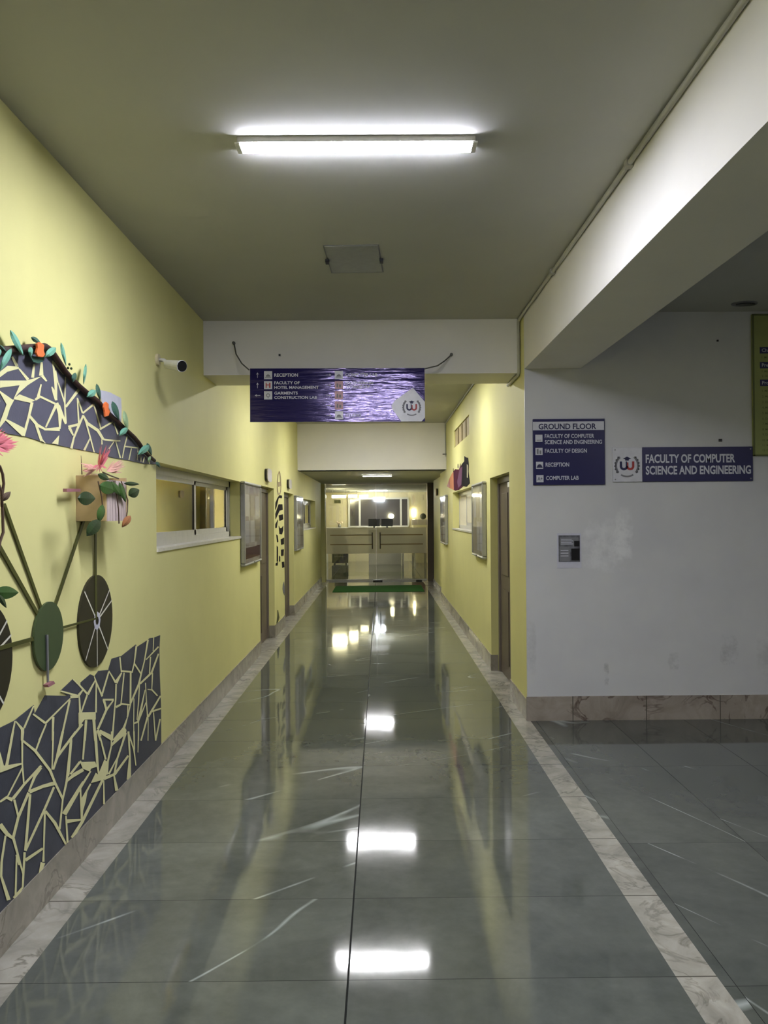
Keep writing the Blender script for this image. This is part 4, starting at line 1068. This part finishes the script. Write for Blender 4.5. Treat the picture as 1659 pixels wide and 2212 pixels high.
bar_px((-20, 1150), (82, 1330), 8, 6)
bar_px((180, 1124), (118, 1308), 5, 5)
bar_px((205, 1150), (206, 1338), 3.6, 3.2, X=XL + .010)
bar_px((-45, 1412), (70, 1380), 10, 8, X=XL + .010)
bar_px((128, 1357), (206, 1336), 5, 3.6, X=XL + .010)
cr = bar_px((100, 1371), (102, 1475), 3.2, 2.4, X=XL + .018, mt='grey_ink', name='crank', th=.006)
bar_px((94, 1482), (108, 1474), 6, 6, X=XL + .02, mt='mauve', name='pedal', th=.02, par=cr)
bar_px((136, 1059), (166, 1059), 7, 6, X=XL + .03, mt='mauve', name='handlebar', th=.018)

# planters
def petals(mb, c, tips, w_):
    for tp in tips:
        c_, p = Vector(c), Vector(tp); d = p - c_; s_ = d.cross(Vector((1, .4, .2))).normalized() * w_; n_ = d.cross(s_).normalized() * w_ * .4
        a = c_ + d * .08; mid = c_ + d * .55
        s_ = s_ * 1.2
        mb.add([a, mid + s_, p, mid - s_, mid + n_], [(0, 1, 4), (1, 2, 4), (2, 3, 4), (3, 0, 4)])
        mb.add([a - n_, mid + s_, p, mid - s_], [(0, 3, 2), (0, 2, 1)])
def crate(y0, y1, zb, zt, lab):
    t = thing('wall_planter', lab, 'planter', (XL, (y0 + y1) / 2, zb))
    xo = XL + .146
    MB().box(XL, xo, y0, y0 + .012, zb, zt).build('end_panel', M['wood'], t, bevel=.002)
    MB().box(XL, xo, y1 - .012, y1, zb, zt).build('end_panel', M['wood'], t, bevel=.002)
    MB().box(XL, xo - .012, y0 + .012, y1 - .012, zb, zb + .01).build('bottom_panel', M['wood'], t)
    n = 7
    for i in range(n):
        a = y0 + .012 + (y1 - y0 - .024) * i / n
        MB().box(xo - .010, xo, a + .003, a + (y1 - y0 - .024) / n - .003, zb, zt - .02).build('slat', M['slat'], t)
    MB().box(xo - .016, xo - .011, y0 + .012, y1 - .012, zb + .05, zb + .08).build('rail', M['slat'], t)
    return t
t = crate(3.77, 4.08, 1.662, 1.885, 'slatted wooden wall planter above the bicycle wheel')
XP = XL + .15
pot = thing('flower_pot', 'round whitish woolly pot standing in the nearer-window planter', 'pot', (XL + .07, 3.86, 1.672))
c = (XL + .07, 3.86)
MB().tube([(c[0], c[1], 1.672), (c[0], c[1], 1.80), (c[0], c[1], 1.87), (c[0], c[1], 1.895)], [.03, .045, .05, .035], 16).build('body', M['wool'], pot, smooth=True)
fl = thing('artificial_flower', 'pink spiky artificial flower with trailing green leaves in the planter', 'flower', (XL + .09, 3.86, 1.9))
random.seed(3)
cc = onx(212, 1018, XL + .10)
mb = MB(); petals(mb, cc, [onx(x, y, XL + .10 + random.uniform(-.03, .04)) for x, y in [(random.uniform(212, 240), random.uniform(958, 985)) for _ in range(30)] + [(218, 956), (240, 965)]], .006); mb.build('petal_tuft', M['pink'], fl)
mb = MB(); petals(mb, onx(228, 1018, XL + .11), [onx(x, y, XL + .11 + random.uniform(-.03, .04)) for x, y in [(random.uniform(248, 272), random.uniform(992, 1022)) for _ in range(34)]], .005); mb.build('petal_tuft', M['pink_pale'], fl)
mb = MB(); petals(mb, onx(210, 1012, XL + .09), [onx(x, y, XL + .09 + random.uniform(-.03, .04)) for x, y in [(random.uniform(176, 194), random.uniform(1002, 1022)) for _ in range(22)] + [(172, 1000), (180, 1030)]], .006); mb.build('petal_tuft', M['pink_pale'], fl)
mb = MB(); petals(mb, onx(214, 1004, XL + .12), [onx(x, y, XL + .13) for x, y in ((216, 1024), (222, 1022), (208, 1020), (232, 1012), (200, 1010))], .006); mb.build('petal_tuft', M['pink'], fl)
for a, b, w_, mt in (((168,1076),(206,1077),30,'leaf_dark'), ((215,1048),(252,1060),28,'leaf'), ((268,1044),(301,1046),9,'leaf_dark'), ((278,1070),(301,1058),22,'leaf_dark'), ((222,1090),(214,1128),17,'leaf'), ((216,1122),(188,1158),26,'leaf_dark'),
                     ((212,1024),(236,1036),14,'leaf_dark'), ((240,1040),(262,1072),14,'leaf'), ((258,1042),(272,1085),12,'leaf')):
    leaf_mesh(a, b, w_, XP + .012, .008, .9).build('leaf', M[mt], fl)
leaf_mesh((282, 1114), (264, 1139), 15, XP + .012, .01, .8).build('dry_leaf', M['leaf_dry'], fl)
for pts_ in ([(246,1040),(252,1070),(256,1100),(257,1131)], [(262,1040),(276,1080),(275,1105),(272,1122)], [(222,1020),(240,1028),(256,1034)], [(212,1040),(220,1075),(222,1100),(214,1130)]):
    MB().tube([tuple(onx(x, y, XP + .01)) for x, y in pts_], .0035, 6).build('twig', M['twig'], fl, smooth=True)
MB().tube([tuple(onx(175, 984, XL + .05)), tuple(onx(177, 1025, XL + .05))], [.001, .003], 6).build('twig', M['twig'], fl)

t = crate(2.40, 2.71, 1.66, 1.885, 'slatted wooden wall planter cut off by the left edge')
fl = thing('artificial_flower', 'pink spiky artificial flower cut off by the left edge', 'flower', (XL + .09, 2.6, 1.9))
random.seed(5)
mb = MB(); petals(mb, onx(-25, 962, XL + .10), [onx(x, y, XL + .10 + random.uniform(-.03, .04)) for x, y in ((6, 925), (12, 930), (20, 940), (28, 944), (41, 954), (38, 962), (36, 966), (24, 974), (22, 978), (8, 986), (0, 990), (-20, 915), (-45, 920), (-60, 960), (-50, 990), (30, 950), (16, 935), (32, 970))], .008); mb.build('petal_tuft', M['pink'], fl)
leaf_mesh((-12, 1280), (40, 1280), 28, XP, .008, .9).build('leaf', M['leaf'], fl)
leaf_mesh((-6, 1278), (14, 1313), 12, XP, .008, .9).build('leaf', M['leaf_dark'], fl)
leaf_mesh((4, 1082), (23, 1062), 14, XP, .008, .9).build('leaf', M['twig'], fl)
for pts_ in ([(-20, 990), (0, 1008), (6, 1025), (8, 1045), (4, 1075), (6, 1120), (7, 1150), (0, 1170), (-10, 1230), (-5, 1280)], [(-6, 1040), (3, 1060), (4, 1095)]):
    MB().tube([tuple(onx(x, y, XP)) for x, y in pts_], .005, 6).build('twig', M['twig'], fl, smooth=True)

# ------------------------------------------------------------------ painted animal between the left doors
C8 = crop(540, 1000, 5.82)
pa_ = MB()
for poly in ([(370,405),(400,410),(400,445),(360,440),(330,560),(315,590),(320,500),(345,440)],[(360,520),(405,520),(410,590),(370,600),(320,710),(318,640)],[(360,660),(410,645),(415,710),(370,730)],[(345,720),(350,710),(335,815),(318,820),(318,770)],[(360,790),(375,820),(400,815),(415,790),(415,850),(400,900),(370,895)],[(330,900),(345,910),(355,990),(340,1000)],[(385,960),(425,940),(425,1020),(390,1030)],[(335,1040),(350,1060),(350,1240),(335,1240)],[(390,1090),(425,1085),(420,1165),(390,1170)],[(365,1165),(378,1180),(378,1240),(365,1240)],[(325,1260),(350,1245),(345,1290),(320,1290)],[(400,1245),(425,1240),(430,1310),(405,1320)]):
    pa_.prism([onx(*C8(x, y), XL) for x, y in poly], (.004, 0, 0))
t = thing('animal_painting', 'tall black-patched animal painting on the wall between the left doors', 'painting', onx(605, 1150, XL))
pa_.build('patches', M['black_paint'], t)
mb = MB(); mb.prism([onx(*C8(x, y), XL) for x, y in ((345,1850),(352,1850),(368,1945),(345,2020),(332,2015),(342,1930))], (.003, 0, 0)); mb.build('hoof', M['olive'], t)
mb = MB()
ring = [(368,95),(382,130),(390,200),(396,290),(390,360),(378,402),(352,395),(342,330),(342,240),(350,150)]
inn = [(368,120),(378,150),(384,205),(388,290),(384,340),(374,380),(358,375),(351,325),(350,245),(358,160)]
n = len(ring); mb.add([onx(*C8(x, y), XL + .005) for x, y in ring + inn], [(i, (i + 1) % n, n + (i + 1) % n, n + i) for i in range(n)])
mb.build('head_outline', M['brown_art'], t)
mb = MB(); mb.prism([onx(*C8(x, y), XL) for x, y in ((352,240),(386,235),(384,290),(356,300))], (.004, 0, 0)); mb.build('muzzle', M['brown_art'], t)
mb = MB(); mb.prism([onx(*C8(x, y), XL) for x, y in ((425,1490),(412,1530),(408,1580),(415,1630),(432,1665),(436,1580))], (.004, 0, 0)); mb.build('grey_spot', M['grey_ink'], t)

# ------------------------------------------------------------------ dark cut-out figures on the right wall
C9 = crop(940, 870, 10.53)
t = thing('figure_cutout', 'maroon and black robed figures cut-out above the right window', 'wall art', onx(990, 1020, XR))
def rp_(pts, mt, name, th=.004, off=0):
    mb = MB(); mb.prism([onx(*C9(x, y), XR - .001 - off) for x, y in pts][::-1], (-th, 0, 0)); return mb.build(name, M[mt], t)
rp_([(270,1900),(330,1720),(390,1600),(440,1540),(440,1990),(330,1940)], 'salmon', 'salmon_robe', .003)
rp_([(270,1905),(330,1720),(335,1930)], 'letter_red', 'robe_hem', .001, .004)
rp_([(420,1560),(460,1510),(540,1520),(580,1440),(620,1400),(640,1900),(540,1980),(460,2000),(430,1980)], 'maroon', 'maroon_robe', .004)
rp_([(500,1800),(560,1500),(620,1450),(600,1860),(530,1940)], 'purple_cloth', 'robe_fold', .001, .0055)
rp_([(610,1400),(670,1330),(670,1215),(700,1240),(750,1250),(765,1400),(760,1560),(790,1830),(710,1910),(590,1880)], 'black_paint', 'black_robe', .005)
rp_([(722,1400),(745,1420),(750,1560),(745,1710),(722,1700)], 'cream', 'sash', .001, .0065)
rp_([(535,1430),(556,1440),(550,1500),(535,1510)], 'cream', 'scarf', .001, .0055)
for (x, y, r) in ((505, 1440, 26), (560, 1420, 20), (400, 1530, 20)):
    c = onx(*C9(x, y), XR - .012)
    mb = MB(); rr = r / 10.53 * c.y / F; mb.tube([(XR - .001, c.y, c.z), (XR - .006, c.y, c.z)], rr * 2.0, 14); mb.build('head', M['bark'], t)
